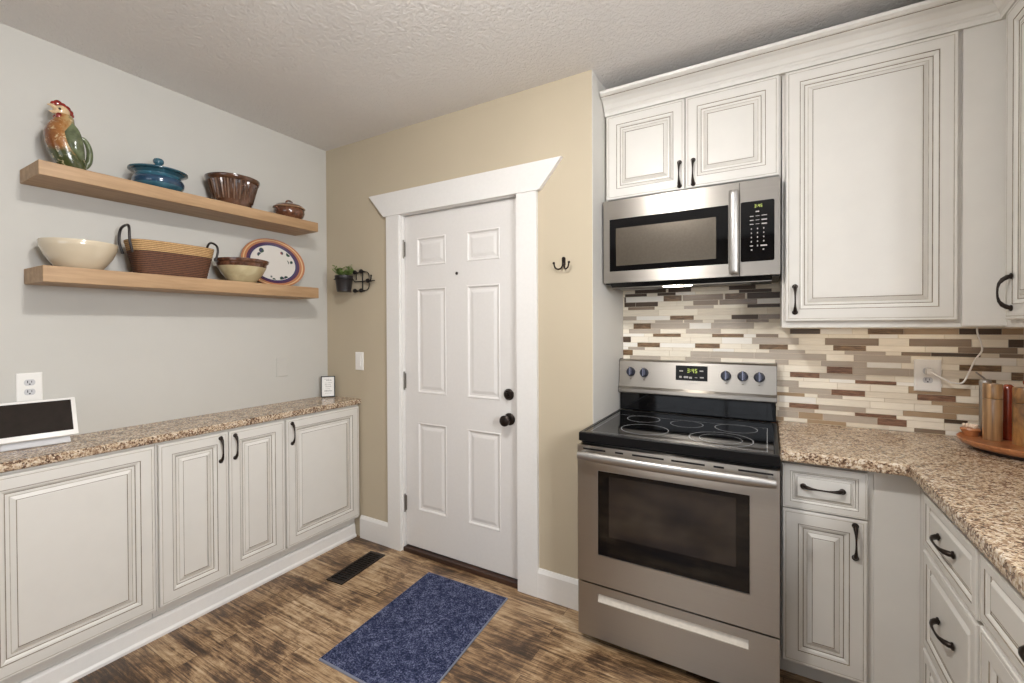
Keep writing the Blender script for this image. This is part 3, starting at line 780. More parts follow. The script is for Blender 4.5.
# rooster pitcher
def rooster_mat():
    m, nt, N, L, bs = newmat('glazed rooster body')
    tc = N.new('ShaderNodeTexCoord'); sp = N.new('ShaderNodeSeparateXYZ'); L.new(tc.outputs['Object'], sp.inputs[0])
    v = coords(nt)
    f1 = noise(nt, v, 16, 4, .65, 1.0); f2 = noise(nt, v, 60, 4, .7, .6)
    ya = N.new('ShaderNodeMath'); ya.operation = 'MULTIPLY_ADD'; L.new(sp.outputs['Y'], ya.inputs[0]); ya.inputs[1].default_value = 4.2; ya.inputs[2].default_value = .22
    yb = N.new('ShaderNodeMath'); yb.operation = 'ADD'; L.new(ya.outputs[0], yb.inputs[0])
    sc2 = N.new('ShaderNodeMath'); sc2.operation = 'MULTIPLY'; L.new(f1, sc2.inputs[0]); sc2.inputs[1].default_value = .55; L.new(sc2.outputs[0], yb.inputs[1])
    side = ramp(nt, yb.outputs[0], [(.22, s2l((108, 62, 30))), (.38, s2l((150, 98, 48))), (.50, s2l((176, 150, 104))), (.60, s2l((50, 62, 44))), (.75, s2l((40, 58, 44))), (.9, s2l((110, 128, 84)))])
    za = N.new('ShaderNodeMath'); za.operation = 'MULTIPLY_ADD'; L.new(sp.outputs['Z'], za.inputs[0]); za.inputs[1].default_value = -9; za.inputs[2].default_value = 1.1
    zb = N.new('ShaderNodeMath'); zb.operation = 'MULTIPLY_ADD'; L.new(f1, zb.inputs[0]); zb.inputs[1].default_value = .6; L.new(za.outputs[0], zb.inputs[2])
    low = ramp(nt, zb.outputs[0], [(.55, (0, 0, 0)), (.75, (1, 1, 1))])
    c = mixc(nt, low, side, s2l((62, 68, 36)))
    spk = ramp(nt, f2, [(.58, (0, 0, 0)), (.64, (1, 1, 1))])
    h = N.new('ShaderNodeMath'); h.operation = 'MULTIPLY'; L.new(spk, h.inputs[0]); h.inputs[1].default_value = .55
    c = mixc(nt, h.outputs[0], c, s2l((222, 204, 160)))
    L.new(c, bs.inputs['Base Color']); bs.inputs['Roughness'].default_value = .18; bs.inputs['Coat Weight'].default_value = .5
    bump(nt, bs, f2, .3, .003); return m
M['rooster'] = rooster_mat()
M['rooster_red'] = plain('glazed dark red', (128, 30, 22), .2, nz=.25, nscale=60, coat=.5)
M['rooster_face'] = plain('glazed cream and pink face', (206, 178, 140), .2, nz=.15, nscale=80, coat=.5)
M['rooster_tail'] = plain('glazed green and cream tail', (92, 100, 72), .2, nz=.5, nscale=30, coat=.5)
rx, ry = .120, -1.338
ro = thing('ceramic_rooster', (rx, ry, S1), 'glazed ceramic rooster pitcher with a red comb on the upper shelf', 'rooster figurine')
bm = B(); secs = [(0, .020, .045), (.006, .020, .052), (.02, .012, .058), (.045, .004, .067), (.075, -.006, .072), (.115, -.018, .070), (.150, -.024, .064), (.180, -.021, .058), (.205, -.015, .046), (.222, -.010, .038), (.235, -.012, .032)]
rings = []
for z, dy, rr_ in secs:
    rings.append([(rx + rr_ * .72 * math.cos(2 * PI * k / 28), ry + dy + rr_ * .76 * math.sin(2 * PI * k / 28), S1 + z) for k in range(28)])
loft(bm, rings); obj('rooster_body', bm, 'rooster', ro, smooth=True)
for s in (-1, 1):   # wings
    bm = B(); rings = []
    for k in range(9):
        t = k / 8; w = .034 * math.sin(PI * min(1, t * .8 + .15)) ** .7 * (1 - .35 * t) + .003
        c_ = Vector((rx + s * (.044 + .007 * math.sin(PI * t)), ry - .012 + .046 * t, S1 + .175 - .115 * t))
        rings.append([(c_.x + s * .013 * math.cos(2 * PI * q / 12) * math.sin(PI * (t * .86 + .08)), c_.y + w * .55 * math.sin(2 * PI * q / 12), c_.z + w * math.sin(2 * PI * q / 12)) for q in range(12)])
    loft(bm, rings)
    obj('wing', bm, 'rooster_tail', ro, smooth=True)
bm = B(); hc = Vector((rx, ry - .020, S1 + .246)); ball(bm, hc, .024, sx=.85, sy=1.1, sz=1.05)
hd = obj('rooster_head', bm, 'rooster_face', ro, smooth=True)
bm = B(); tube(bm, curve([hc + Vector((0, -.020, .010)), hc + Vector((0, -.030, .015)), hc + Vector((0, -.042, .014))], 5), [.010, .0095, .009, .0085, .008, .007, .006, .005, .004, .003, .002], 10)
tube(bm, curve([hc + Vector((0, -.018, -.008)), hc + Vector((0, -.027, -.010)), hc + Vector((0, -.037, -.010))], 5), [.009, .0085, .008, .0075, .007, .006, .005, .004, .003, .0025, .002], 10)
bk = obj('beak', bm, 'rooster_face', hd, smooth=True)
bm = B()
for dy, dz, q in ((-.022, .024, .011), (-.010, .030, .014), (.004, .026, .012), (.016, .018, .013), (.025, .006, .012), (.030, -.005, .009)):
    ball(bm, hc + Vector((0, dy, dz)), q, sx=.55)
for s in (-1, 1): ball(bm, hc + Vector((s * .016, -.010, -.026)), .012, sx=.6, sz=1.2)
obj('comb', bm, 'rooster_red', hd, smooth=True)
for s in (-1, 1):
    bm = B(); ball(bm, hc + Vector((s * .020, -.010, .004)), .0045); obj('eye', bm, 'black_plastic', hd, smooth=True)
bm = B(); P = curve([(rx, ry + .016, S1 + .150), (rx, ry + .034, S1 + .160), (rx, ry + .054, S1 + .150), (rx, ry + .066, S1 + .112), (rx, ry + .064, S1 + .066), (rx, ry + .050, S1 + .036), (rx, ry + .034, S1 + .024)], 6)
tube(bm, P, [.0055 + .009 * math.sin(PI * min(1, i / len(P))) ** 1.5 * (i / len(P) + .1) for i in range(len(P))], 12)
obj('tail_handle', bm, 'rooster_tail', ro, smooth=True)

# blue casserole
def glaze2(name, c1, c2, scale=14, zbands=None, rough=.14):
    m, nt, N, L, bs = newmat(name); v = coords(nt); f = noise(nt, v, scale, 4, .6, .6)
    L.new(ramp(nt, f, [(.35, s2l(c1)), (.68, s2l(c2))]), bs.inputs['Base Color'])
    bs.inputs['Roughness'].default_value = rough; bs.inputs['Coat Weight'].default_value = .6; return m
M['blue_glaze'] = glaze2('glossy teal blue glaze', (36, 76, 92), (64, 106, 122))
M['blue_dark'] = glaze2('dark navy brushed band', (24, 46, 70), (38, 70, 96))
bx_, by_ = .118, -1.022
cs = thing('casserole_dish', (bx_, by_, S1), 'glossy blue ceramic lidded casserole on the upper shelf', 'casserole')
bm = B(); lathe(bm, [(0, 0), (.066, 0), (.070, .006), (.088, .014), (.098, .030), (.101, .046), (.096, .060), (.089, .070), (.089, .078), (.099, .084), (.104, .088), (.099, .090), (.080, .086), (0, .084)], (bx_, by_, S1), 48, mis=[0] * 4 + [1, 1] + [0] * 10)
obj('dish', bm, ['blue_glaze', 'blue_dark'], cs, smooth=True)
bm = B(); lathe(bm, [(.0, .0905), (.108, .0905), (.115, .094), (.115, .099), (.104, .103), (.080, .110), (.045, .120), (.018, .125), (.010, .128), (.012, .132), (.020, .140), (.022, .150), (.017, .160), (.006, .165), (0, .165)], (bx_, by_, S1), 48, mis=[0, 0, 0, 1, 0, 0, 0, 0, 0, 0, 0, 0, 0, 0])
obj('lid', bm, ['blue_glaze', 'blue_dark'], cs, smooth=True)

# fluted brown bowl
M['brown_glaze'] = glaze2('glossy dark brown glaze', (58, 38, 28), (96, 64, 46), 20)
M['flute_light'] = plain('tan worn ribs', (112, 86, 68), .3, nz=.3, nscale=40, coat=.3)
fx, fy = .122, -.683
bm = B(); seg = 96; rings = []; prof = [(.0, 0), (.082, 0), (.086, .006), (.088, .028), (.092, .036), (.117, .132), (.124, .138), (.129, .146), (.129, .156), (.125, .158), (.119, .150), (.090, .04), (.08, .02), (0, .02)]
for i, (rr_, z) in enumerate(prof):
    rg = []
    for k in range(seg):
        a = 2 * PI * k / seg; q = rr_ if rr_ > 0 else 1e-4
        if i in (4, 5): q += .0022 if (k // 1) % 2 else -.0022
        rg.append((fx + q * math.cos(a), fy + q * math.sin(a), S1 + z))
    rings.append(rg)
R = [[bm.verts.new(p) for p in rg] for rg in rings]
for i in range(len(R) - 1):
    for k in range(seg):
        fc = bm.faces.new((R[i][k], R[i][(k + 1) % seg], R[i + 1][(k + 1) % seg], R[i + 1][k]))
        if i == 4 and k % 4 == 1: fc.material_index = 1
bm.faces.new(R[0][::-1]); bm.faces.new(R[-1])
tag(obj('serving_bowl', bm, ['brown_glaze', 'flute_light'], loc=(fx, fy, S1), smooth=True), 'dark brown fluted bowl on the upper shelf', 'bowl')

# small brown pot with lid and lugs
M['pot_glaze'] = glaze2('speckled reddish brown glaze', (74, 44, 32), (122, 80, 58), 40)
M['pot_rim'] = plain('tan rim glaze', (150, 118, 90), .3, nz=.2, coat=.4)
px_, py_ = .125, -.358
po = thing('lidded_pot', (px_, py_, S1), 'small brown ceramic pot with a lid, right end of the upper shelf', 'pot')
bm = B(); lathe(bm, [(0, 0), (.056, 0), (.060, .006), (.078, .024), (.086, .046), (.084, .062), (.080, .070), (.0, .070)], (px_, py_, S1), 36)
for s in (-1, 1): tube(bm, curve([(px_ - s * .02, py_ + s * .082, S1 + .052), (px_ - s * .024, py_ + s * .096, S1 + .062), (px_ - s * .020, py_ + s * .100, S1 + .066)], 4), [.010, .0095, .009, .009, .008, .008, .007, .006, .004], 10)
obj('pot', bm, 'pot_glaze', po, smooth=True)
bm = B(); lathe(bm, [(0, .0705), (.086, .0705), (.090, .074), (.087, .079), (.072, .092), (.044, .101), (.020, .106), (.0, .107)], (px_, py_, S1), 36, mis=[1, 1, 1, 0, 0, 0, 0])
obj('lid', bm, ['pot_glaze', 'pot_rim'], po, smooth=True)
bm = B(); tube(bm, curve([(px_ - .006, py_ - .020, S1 + .103), (px_ - .004, py_ - .012, S1 + .118), (px_, py_, S1 + .122), (px_ + .004, py_ + .012, S1 + .118), (px_ + .006, py_ + .020, S1 + .103)], 5), .0055, 10)
obj('lid_handle', bm, 'pot_glaze', po, smooth=True)

# cream bowl on the lower shelf
M['cream_glaze'] = glaze2('glossy pale cream glaze', (196, 182, 158), (210, 197, 174), 3)
cx_, cy_ = .120, -1.308
bm = B(); lathe(bm, [(0, 0), (.066, 0), (.070, .003), (.088, .026), (.108, .058), (.121, .092), (.124, .112), (.122, .116), (.118, .114), (.112, .085), (.095, .045), (.06, .014), (0, .012)], (cx_, cy_, S2), 56)
tag(obj('mixing_bowl', bm, 'cream_glaze', loc=(cx_, cy_, S2), smooth=True), 'plain cream ceramic bowl at the left end of the lower shelf', 'bowl')

# woven basket with two leather handles
def weave(name, c1, c2):
    m, nt, N, L, bs = newmat(name); v = coords(nt, (1, 1, 1))
    br = N.new('ShaderNodeTexNoise'); br.inputs['Scale'].default_value = 1
    mp = N.new('ShaderNodeMapping'); mp.inputs['Scale'].default_value = (75, 75, 190); L.new(v, mp.inputs['Vector']); L.new(mp.outputs['Vector'], br.inputs['Vector'])
    br.inputs['Detail'].default_value = 2
    wv = N.new('ShaderNodeTexWave'); wv.wave_type = 'BANDS'; wv.bands_direction = 'Z'; wv.inputs['Scale'].default_value = 38; wv.inputs['Distortion'].default_value = 1.2; wv.inputs['Detail'].default_value = 1
    wv.inputs['Detail Scale'].default_value = 8; L.new(v, wv.inputs['Vector'])
    a = mixc(nt, .5, br.outputs['Fac'], wv.outputs['Color'])
    L.new(ramp(nt, a, [(.3, s2l(c1)), (.68, s2l(c2))]), bs.inputs['Base Color']); bs.inputs['Roughness'].default_value = .75
    bump(nt, bs, a, .8, .003); return m
M['weave_tan'] = weave('tan woven seagrass', (138, 104, 66), (198, 162, 112))
M['weave_brown'] = weave('dark brown woven seagrass', (58, 36, 25), (112, 72, 48))
M['leather'] = plain('black leather strap', (34, 26, 24), .4)
kx, ky = .122, -.974
bk = thing('woven_basket', (kx, ky, S2), 'two tone woven basket with black handles on the lower shelf', 'basket')
def sup(cx, cy, ax, ay, z, n=56, e=3.2):
    out = []
    for k in range(n):
        a = 2 * PI * k / n; c_, s_ = math.cos(a), math.sin(a)
        out.append((cx + ax * math.copysign(abs(c_) ** (2 / e), c_), cy + ay * math.copysign(abs(s_) ** (2 / e), s_), z))
    return out
bm = B(); P = []; mi_ = []
n = 20
for i in range(n + 1):
    t = i / n; w = .0016 * (i % 2)
    P.append(sup(kx, ky, w + .070 + .020 * t, .143 + .034 * t + w, S2 + .158 * t + (.006 * 0))); mi_.append(1 if t < .66 else 0)
P.append(sup(kx, ky, .082, .169, S2 + .157)); mi_.append(0); P.append(sup(kx, ky, .06, .126, S2 + .012)); mi_.append(0)
loft(bm, P, mis=mi_[:-1] + [0]); obj('basket_weave', bm, ['weave_tan', 'weave_brown'], bk, smooth=True)
for s, hh in ((-1, .218), (1, .192)):
    bm = B(); yy = ky + s * .177; pts_ = curve([(kx - .052, yy - s * .006, S2 + .098), (kx - .056, yy + s * .006, S2 + .150), (kx - .044, yy + s * .004, S2 + hh - .010), (kx, yy - s * .002, S2 + hh + .006), (kx + .044, yy + s * .004, S2 + hh - .010), (kx + .056, yy + s * .006, S2 + .150), (kx + .052, yy - s * .004, S2 + .098)], 6)
    tube(bm, pts_, .0055, 10); obj('handle', bm, 'leather', bk, smooth=True)

# stoneware bowl
M['stone_body'] = glaze2('olive cream stoneware glaze', (168, 152, 116), (200, 188, 152), 8)
M['stone_rim'] = glaze2('brown rim glaze', (66, 40, 30), (112, 74, 54), 40)
sx_, sy_ = .162, -.660
bm = B(); lathe(bm, [(0, 0), (.060, 0), (.066, .005), (.072, .014), (.098, .046), (.116, .082), (.119, .100), (.128, .108), (.130, .120), (.124, .122), (.112, .100), (.08, .04), (0, .016)], (sx_, sy_, S2), 56, mis=[0, 0, 0, 0, 0, 1, 1, 1, 1, 1, 0, 0])
tag(obj('stoneware_bowl', bm, ['stone_body', 'stone_rim'], loc=(sx_, sy_, S2), smooth=True), 'cream stoneware bowl with a brown rim beside the woven basket', 'bowl')

# painted oval platter leaning on the wall
def platter_mat():
    m, nt, N, L, bs = newmat('painted floral platter glaze')
    tc = N.new('ShaderNodeTexCoord'); mp = N.new('ShaderNodeMapping'); mp.inputs['Scale'].default_value = (0, 1 / .200, 1 / .150); mp.inputs['Location'].default_value = (0, 0, -1.0)
    L.new(tc.outputs['Object'], mp.inputs['Vector'])
    ln = N.new('ShaderNodeVectorMath'); ln.operation = 'LENGTH'; L.new(mp.outputs['Vector'], ln.inputs[0])
    cen, gr, bl, pu, orr, ye = s2l((214, 210, 204)), s2l((34, 64, 52)), s2l((52, 50, 92)), s2l((74, 40, 74)), s2l((176, 116, 80)), s2l((212, 176, 130))
    base = ramp(nt, ln.outputs['Value'], [(0, cen), (.70, cen), (.705, bl), (.75, bl), (.755, pu), (.83, pu), (.835, orr), (.90, orr), (.905, ye), (.94, orr)], 'CONSTANT')
    vo = N.new('ShaderNodeTexVoronoi'); vo.inputs['Scale'].default_value = 24; L.new(coords(nt, (0, 1, 1)), vo.inputs['Vector'])
    leaf = ramp(nt, vo.outputs['Distance'], [(.34, (1, 1, 1)), (.40, (0, 0, 0))])
    zone = ramp(nt, ln.outputs['Value'], [(0, (0, 0, 0)), (.48, (0, 0, 0)), (.485, (1, 1, 1)), (.68, (1, 1, 1)), (.685, (0, 0, 0))], 'CONSTANT')
    k = mixc(nt, 1.0, leaf, zone, 'MULTIPLY')
    lc = ramp(nt, noise(nt, coords(nt), 25, 1), [(.5, gr), (.58, bl), (.66, s2l((150, 70, 50)))])
    L.new(mixc(nt, k, base, lc), bs.inputs['Base Color']); bs.inputs['Roughness'].default_value = .15; bs.inputs['Coat Weight'].default_value = .5; return m
M['platter'] = platter_mat()
lean = Matrix.Rotation(math.radians(-10), 3, 'Y'); base_pt = Vector((.064, -.400, S2 + .0015))
bm = B(); rings = []
for rr_, th in ((.02, .004), (.62, .004), (.70, .008), (1.0, .020), (1.0, .025), (.70, .013), (.60, .010), (.02, .010)):
    rings.append([base_pt + lean @ Vector((th - .02, .200 * rr_ * math.cos(2 * PI * k / 64), .150 + .150 * rr_ * math.sin(2 * PI * k / 64))) for k in range(64)])
loft(bm, rings)
tag(obj('oval_platter', bm, 'platter', loc=(base_pt.x, base_pt.y, S2), smooth=True), 'painted oval platter leaning on the wall at the right end of the lower shelf', 'platter')

# ------------------------------------------------------------------ things on the low counter
CT = .910
Q = Vector((.174, -1.332, .945)); ang = math.radians(9)
e = Vector((-math.sin(ang), -math.cos(ang), 0)); nrm0 = Vector((math.cos(ang), -math.sin(ang), 0)); ta = math.radians(33)
upv = Vector((0, 0, 1)) * math.cos(ta) - nrm0 * math.sin(ta); nrm = nrm0 * math.cos(ta) + Vector((0, 0, 1)) * math.sin(ta)
sd = thing('smart_display', (.10, -1.43, CT), 'white smart display with a dark screen on the low granite top', 'smart display')
X = frame_mat(Q - nrm * .012, e, upv, nrm); X = X.to_4x4()
bm = B(); box(bm, 0, .236, 0, .172, 0, .012, bev=.004, mat=X); pn = obj('display_housing', bm, 'white_plastic', sd, smooth=True)
bm = B(); box(bm, .014, .222, .022, .160, .0116, .0126, mat=X); obj('screen', bm, 'screen', pn)
bm = B(); rings = []
Y2 = frame_mat((0, 0, 0), e, nrm0, (0, 0, 1)); o2 = Q - nrm0 * .030
for z, a0, a1, b0, b1 in ((CT + .0003, .026, .210, -.062, .010), (CT + .004, .022, .214, -.066, .014), (CT + .024, .024, .212, -.060, .012), (CT + .040, .030, .206, -.046, .006)):
    rings.append([Vector((o2.x, o2.y, 0)) + e * a + nrm0 * b + Vector((0, 0, z)) for a, b in ((a0, b0), (a1, b0), (a1, b1), (a0, b1))])
loft(bm, rings); obj('speaker_base', bm, 'grey_plastic', sd)
# small framed sign
sg = thing('framed_sign', (.075, -.052, CT), 'tiny white sign in a black frame standing in the corner of the low granite top', 'sign')
a = Vector((.051, -.092, CT + .001)); b = Vector((.104, -.022, CT + .001)); U = (b - a).normalized(); W = (b - a).length
Nn = Vector((U.y, -U.x, 0)); Vv = (Vector((0, 0, 1)) * math.cos(.10) - Nn * math.sin(.10)).normalized(); Nt = U.cross(Vv).normalized()
if Nt.dot(Nn) < 0: Nt = -Nt
X = frame_mat(a, U, Vv, Nt); hS = .140; t = .0055
bm = B()
for q in ((0, W, 0, t), (0, W, hS - t, hS), (0, t, t, hS - t), (W - t, W, t, hS - t)): box(bm, q[0], q[1], q[2], q[3], 0, .012, mat=X)
obj('frame', bm, 'black_plastic', sg)
bm = B(); box(bm, t, W - t, t, hS - t, .002, .006, mat=X); pn = obj('card', bm, 'white_plastic', sg)
bm = B(); rr = random.Random(5)
for (z, hgt, x0f, x1f) in ((.118, .004, .2, .6), (.108, .010, .35, .8), (.092, .005, .25, .8), (.079, .007, .25, .72), (.066, .008, .3, .75), (.054, .004, .3, .7), (.036, .012, .22, .78), (.024, .004, .25, .7)):
    x = t + (W - 2 * t) * x0f
    while x < t + (W - 2 * t) * x1f:
        w = .002 + rr.random() * .004; box(bm, x, x + w, z, z + hgt * (.6 + .4 * rr.random()), .006, .0064, mat=X); x += w + .0018
obj('printed_lettering', bm, 'mark_print', pn)

# ------------------------------------------------------------------ wall plates
def duplex(bm_p, parent, O, U, N):
    """two sockets with slots on a cover plate centred at O"""
    V = Vector((0, 0, 1))
    for s in (-1, 1):
        X = frame_mat(O + V * (s * .0195), U, V, N)
        bm = B(); ring_ = [(.0165 * math.cos(2 * PI * k / 24), max(-.0125, min(.0125, .0165 * math.sin(2 * PI * k / 24)))) for k in range(24)]
        loft(bm, [[X @ Vector((p[0], p[1], .004)) for p in ring_], [X @ Vector((p[0], p[1], .0065)) for p in ring_]])
        sk = obj('socket', bm, 'grey_plastic', parent)
        bm = B()
        for (x0_, x1_, y0_, y1_) in ((-.0072, -.0048, -.002, .008), (.0048, .0068, -.001, .007), (-.0025, .0025, -.009, -.0045)): box(bm, x0_, x1_, y0_, y1_, .0063, .0069, mat=X)
        obj('slots', bm, 'black_plastic', sk)
def plate(name, c, U, N, w, h, m, label, cat, kind):
    c, U, N = Vector(c), Vector(U), Vector(N)
    t_ = thing(name, c, label, cat); X = frame_mat(c, U, (0, 0, 1), N)
    bm = B(); loft(bm, [[X @ Vector((sx * (w / 2 - i), sz * (h / 2 - i), dd)) for sx, sz in ((-1, -1), (1, -1), (1, 1), (-1, 1))] for i, dd in ((0, .0003), (0, .003), (.002, .0052), (.006, .006))])
    p = obj('cover_plate', bm, m, t_)
    if kind == 'duplex': duplex(None, p, c, U, N)
    if kind == 'rocker':
        bm = B(); loft(bm, [[X @ Vector((sx * .0165, sz * .033, dd + (.0025 if sz < 0 else 0) * (dd > .0062))) for sx, sz in ((-1, -1), (1, -1), (1, 1), (-1, 1))] for dd in (.005, .0075)])
        obj('rocker', bm, m, p)
    if kind == 'blank':
        bm = B()
        for s in (-1, 1): box(bm, -.002, .002, s * .030 - .002, s * .030 + .002, .0058, .0066, mat=X)
        obj('screws', bm, m, p)
    return t_, p
plate('wall_outlet', (0, -1.434, 1.138), (0, 1, 0), (1, 0, 0), .076, .118, 'white_plastic', 'white duplex wall outlet on the grey wall above the smart display', 'outlet', 'duplex')
plate('blank_plate', (0, -.333, 1.131), (0, 1, 0), (1, 0, 0), .076, .116, 'grey_wall', 'blank cover plate painted grey like the wall above the low cabinets', 'cover plate', 'blank')
plate('light_switch', (.322, 0, 1.158), (1, 0, 0), (0, -1, 0), .074, .118, 'white_plastic', 'white rocker light switch on the beige wall left of the door', 'light switch', 'rocker')
oy = YT - .0078
_, op = plate('wall_outlet', (3.238, oy, 1.163), (1, 0, 0), (0, -1, 0), .088, .136, 'white_plastic', 'white duplex outlet on the mosaic tiles with a cord plugged in', 'outlet', 'duplex')
cd = thing('charging_cord', (3.238, oy - .03, 1.18), 'white cord plugged into the outlet on the mosaic tiles, running up behind the cabinet', 'cord')
bm = B(); box(bm, 3.229, 3.249, oy - .032, oy - .0070, 1.170, 1.194, bev=.002); obj('plug', bm, 'white_plastic', cd)
bm = B(); pts_ = curve([(3.242, oy - .031, 1.180), (3.262, oy - .050, 1.166), (3.300, oy - .050, 1.143), (3.338, oy - .035, 1.142), (3.358, oy - .028, 1.182), (3.378, oy - .022, 1.235), (3.399, oy - .018, 1.272), (3.398, oy - .014, 1.305), (3.388, oy - .012, 1.345), (3.387, oy - .012, 1.374)], 7)
tube(bm, pts_, .0032, 8); obj('cable', bm, 'white_plastic', cd, smooth=True)

# ------------------------------------------------------------------ coat hook
hk = thing('coat_hook', (1.776, 0, 1.69), 'small dark double coat hook on the beige wall right of the door', 'hook')
bm = B(); prism(bm, [(1.776 + .0095 * math.cos(a_), 1.700 + (.013 if math.sin(a_) >= 0 else -.013) + .0095 * math.sin(a_)) for a_ in [2 * PI * k / 20 for k in range(20)]], 'y', -.004, -.0002)
obj('mounting_plate', bm, 'bronze', hk)
for s in (-1, 1):
    bm = B(); pts_ = curve([(1.776 + s * .003, -.003, 1.692), (1.776 + s * .008, -.012, 1.668), (1.776 + s * .020, -.024, 1.660), (1.776 + s * .034, -.030, 1.668), (1.776 + s * .040, -.032, 1.690)], 6)
    tube(bm, pts_, .0038, 8); ball(bm, pts_[-1], .0065, seg=10); obj('hook_arm', bm, 'bronze', hk, smooth=True)

# ------------------------------------------------------------------ wrought iron holder, pot and plant
ir = thing('wall_plant_holder', (.40, 0, 1.68), 'black wrought iron wall hook rack left of the door casing', 'hook rack')
bm = B(); yb_ = -.014; zc_ = 1.678
tube(bm, [(.296, yb_, zc_), (.480, yb_, zc_)], .0035, 8)
tube(bm, [(.370, yb_, 1.614), (.370, yb_, 1.742)], .004, 8)
tube(bm, curve([(.312, yb_, 1.736), (.370, yb_, 1.738), (.408, yb_, 1.736), (.428, yb_, 1.718), (.430, yb_, 1.678), (.428, yb_, 1.638), (.408, yb_, 1.620), (.370, yb_, 1.618), (.312, yb_, 1.620)], 6), .0032, 8)
tube(bm, [(.312, yb_, 1.736), (.312, yb_, 1.690)], .0028, 8)
rim = obj('iron_frame', bm, 'black_iron', ir, smooth=True)
for (x, z) in ((.312, 1.738), (.370, 1.742), (.312, 1.618), (.370, 1.618), (.432, 1.678)):
    bm = B(); lathe(bm, [(0, -.0138), (.006, -.0138), (.006, .004), (.013, .007), (.0145, .014), (.011, .021), (0, .024)], (x, yb_, z), 16, mat=ROTY); obj('knob', bm, 'black_iron', ir, smooth=True)
bm = B(); tube(bm, curve([(.440, yb_, 1.678), (.462, yb_ - .018, 1.672), (.482, yb_ - .034, 1.680), (.488, yb_ - .036, 1.702)], 6), .0042, 8); ball(bm, (.488, yb_ - .036, 1.704), .0068, seg=10)
obj('hook_arm', bm, 'black_iron', ir, smooth=True)
pcx, pcy, pz0, pz1 = .262, -.072, 1.610, 1.712
bm = B(); ring_r = .0595
tube(bm, [(pcx + ring_r * math.cos(a_), pcy + ring_r * math.sin(a_), 1.690) for a_ in [2 * PI * k / 32 for k in range(33)]], .0028, 8)
tube(bm, [(.300, yb_, zc_), (.290, -.020, 1.689)], .0032, 8)
obj('pot_ring', bm, 'black_iron', ir, smooth=True)
pt = thing('plant_pot', (pcx, pcy, pz0), 'small black flower pot hanging on the wrought iron holder', 'flower pot')
bm = B(); lathe(bm, [(0, 0), (.041, 0), (.044, .003), (.0525, .074), (.0555, .078), (.057, .104), (.053, .104), (.049, .074), (0, .072)], (pcx, pcy, pz0), 32)
obj('pot_body', bm, plain('matte black pot', (36, 33, 34), .42), pt, smooth=True)
bm = B(); lathe(bm, [(0, .073), (.0488, .0745), (.051, .090), (.03, .096), (0, .098)], (pcx, pcy, pz0), 20); obj('soil', bm, plain('dark potting soil', (48, 36, 28), .9, nz=.3), pt)
pl = thing('potted_plant', (pcx, pcy, pz0 + .098), 'small bushy green plant growing in the black pot', 'plant')
M['leaf'] = plain('green leaves', (112, 134, 72), .45, nz=.35, nscale=30)
M['stem'] = plain('thin green stems', (84, 92, 52), .6)
rl = random.Random(11); bs_ = B(); bl_ = B()
for i in range(46):
    az = rl.random() * 2 * PI; ln_ = .030 + rl.random() * .045; sp_ = rl.random() * 1.7
    p0 = Vector((pcx + .025 * math.cos(az) * rl.random(), pcy + .025 * math.sin(az), pz0 + .100)); dr_ = Vector((math.cos(az) * sp_, math.sin(az) * sp_ * .8, 1)).normalized()
    p1 = p0 + dr_ * ln_
    if p1.y > -.012: p1.y = -.012
    tube(bs_, [p0, (p0 + p1) / 2 + Vector((0, 0, .004)), p1], [.0012, .001, .0008], 5)
    for j in range(6):
        q = p0.lerp(p1, .35 + .65 * j / 5); a2 = rl.random() * 2 * PI
        dl_ = Vector((math.cos(a2), math.sin(a2), .35 + rl.random() * .5)).normalized(); L_ = .015 + rl.random() * .010
        sd_ = dl_.cross(Vector((0, 0, 1))).normalized() * L_ * .42; upn = sd_.cross(dl_).normalized() * .0014
        pts_ = [q, q + dl_ * L_ * .45 + sd_, q + dl_ * L_, q + dl_ * L_ * .45 - sd_]
        if max(p.y for p in pts_) > -.004: continue
        cm = q + dl_ * L_ * .45 + upn
        vs = [bl_.verts.new(p) for p in pts_]; vc = bl_.verts.new(cm); vb = bl_.verts.new(cm - upn * 1.6)
        for k in range(4):
            bl_.faces.new((vs[k], vs[(k + 1) % 4], vc)); bl_.faces.new((vs[(k + 1) % 4], vs[k], vb))
obj('stems', bs_, 'stem', pl); obj('leaves', bl_, 'leaf', pl)

# ------------------------------------------------------------------ floor things
def rug_mat():
    m, nt, N, L, bs = newmat('blue looped mat'); v = coords(nt)
    f = noise(nt, v, 150, 3, .8); f2 = noise(nt, v, 40, 3, .6)
    a = mixc(nt, .3, f, f2)
    L.new(ramp(nt, a, [(.38, s2l((28, 33, 54))), (.5, s2l((50, 57, 86))), (.61, s2l((114, 119, 146)))]), bs.inputs['Base Color'])
    bs.inputs['Roughness'].default_value = .95; bs.inputs['Specular IOR Level'].default_value = .1; bump(nt, bs, f, 1, .004); return m
M['rug'] = rug_mat(); M['rug_edge'] = plain('pale blue bound edge', (120, 124, 140), .9)
rg = thing('door_mat', (1.27, -.47, 0), 'dark blue rectangular mat on the floor in front of the door', 'mat')
cn = [Vector((1.035, -.846, 0)), Vector((1.556, -.838, 0)), Vector((1.508, -.102, 0)), Vector((1.000, -.114, 0))]; cen = sum(cn, Vector()) / 4
bm = B(); ins = lambda d_, z: [p + (cen - p).normalized() * d_ + Vector((0, 0, z)) for p in cn]
loft(bm, [ins(.010, .0055), ins(.010, .0095), ins(.016, .0115)]); obj('pile', bm, 'rug', rg)
bm = B(); loft(bm, [ins(.001, .0004), ins(0, .003), ins(.003, .0068), ins(.0105, .0072), ins(.011, .004)]); obj('bound_edge', bm, 'rug_edge', rg)
fv = thing('floor_vent', (.603, -.27, 0), 'dark bronze floor register between the door and the low cabinets', 'vent')
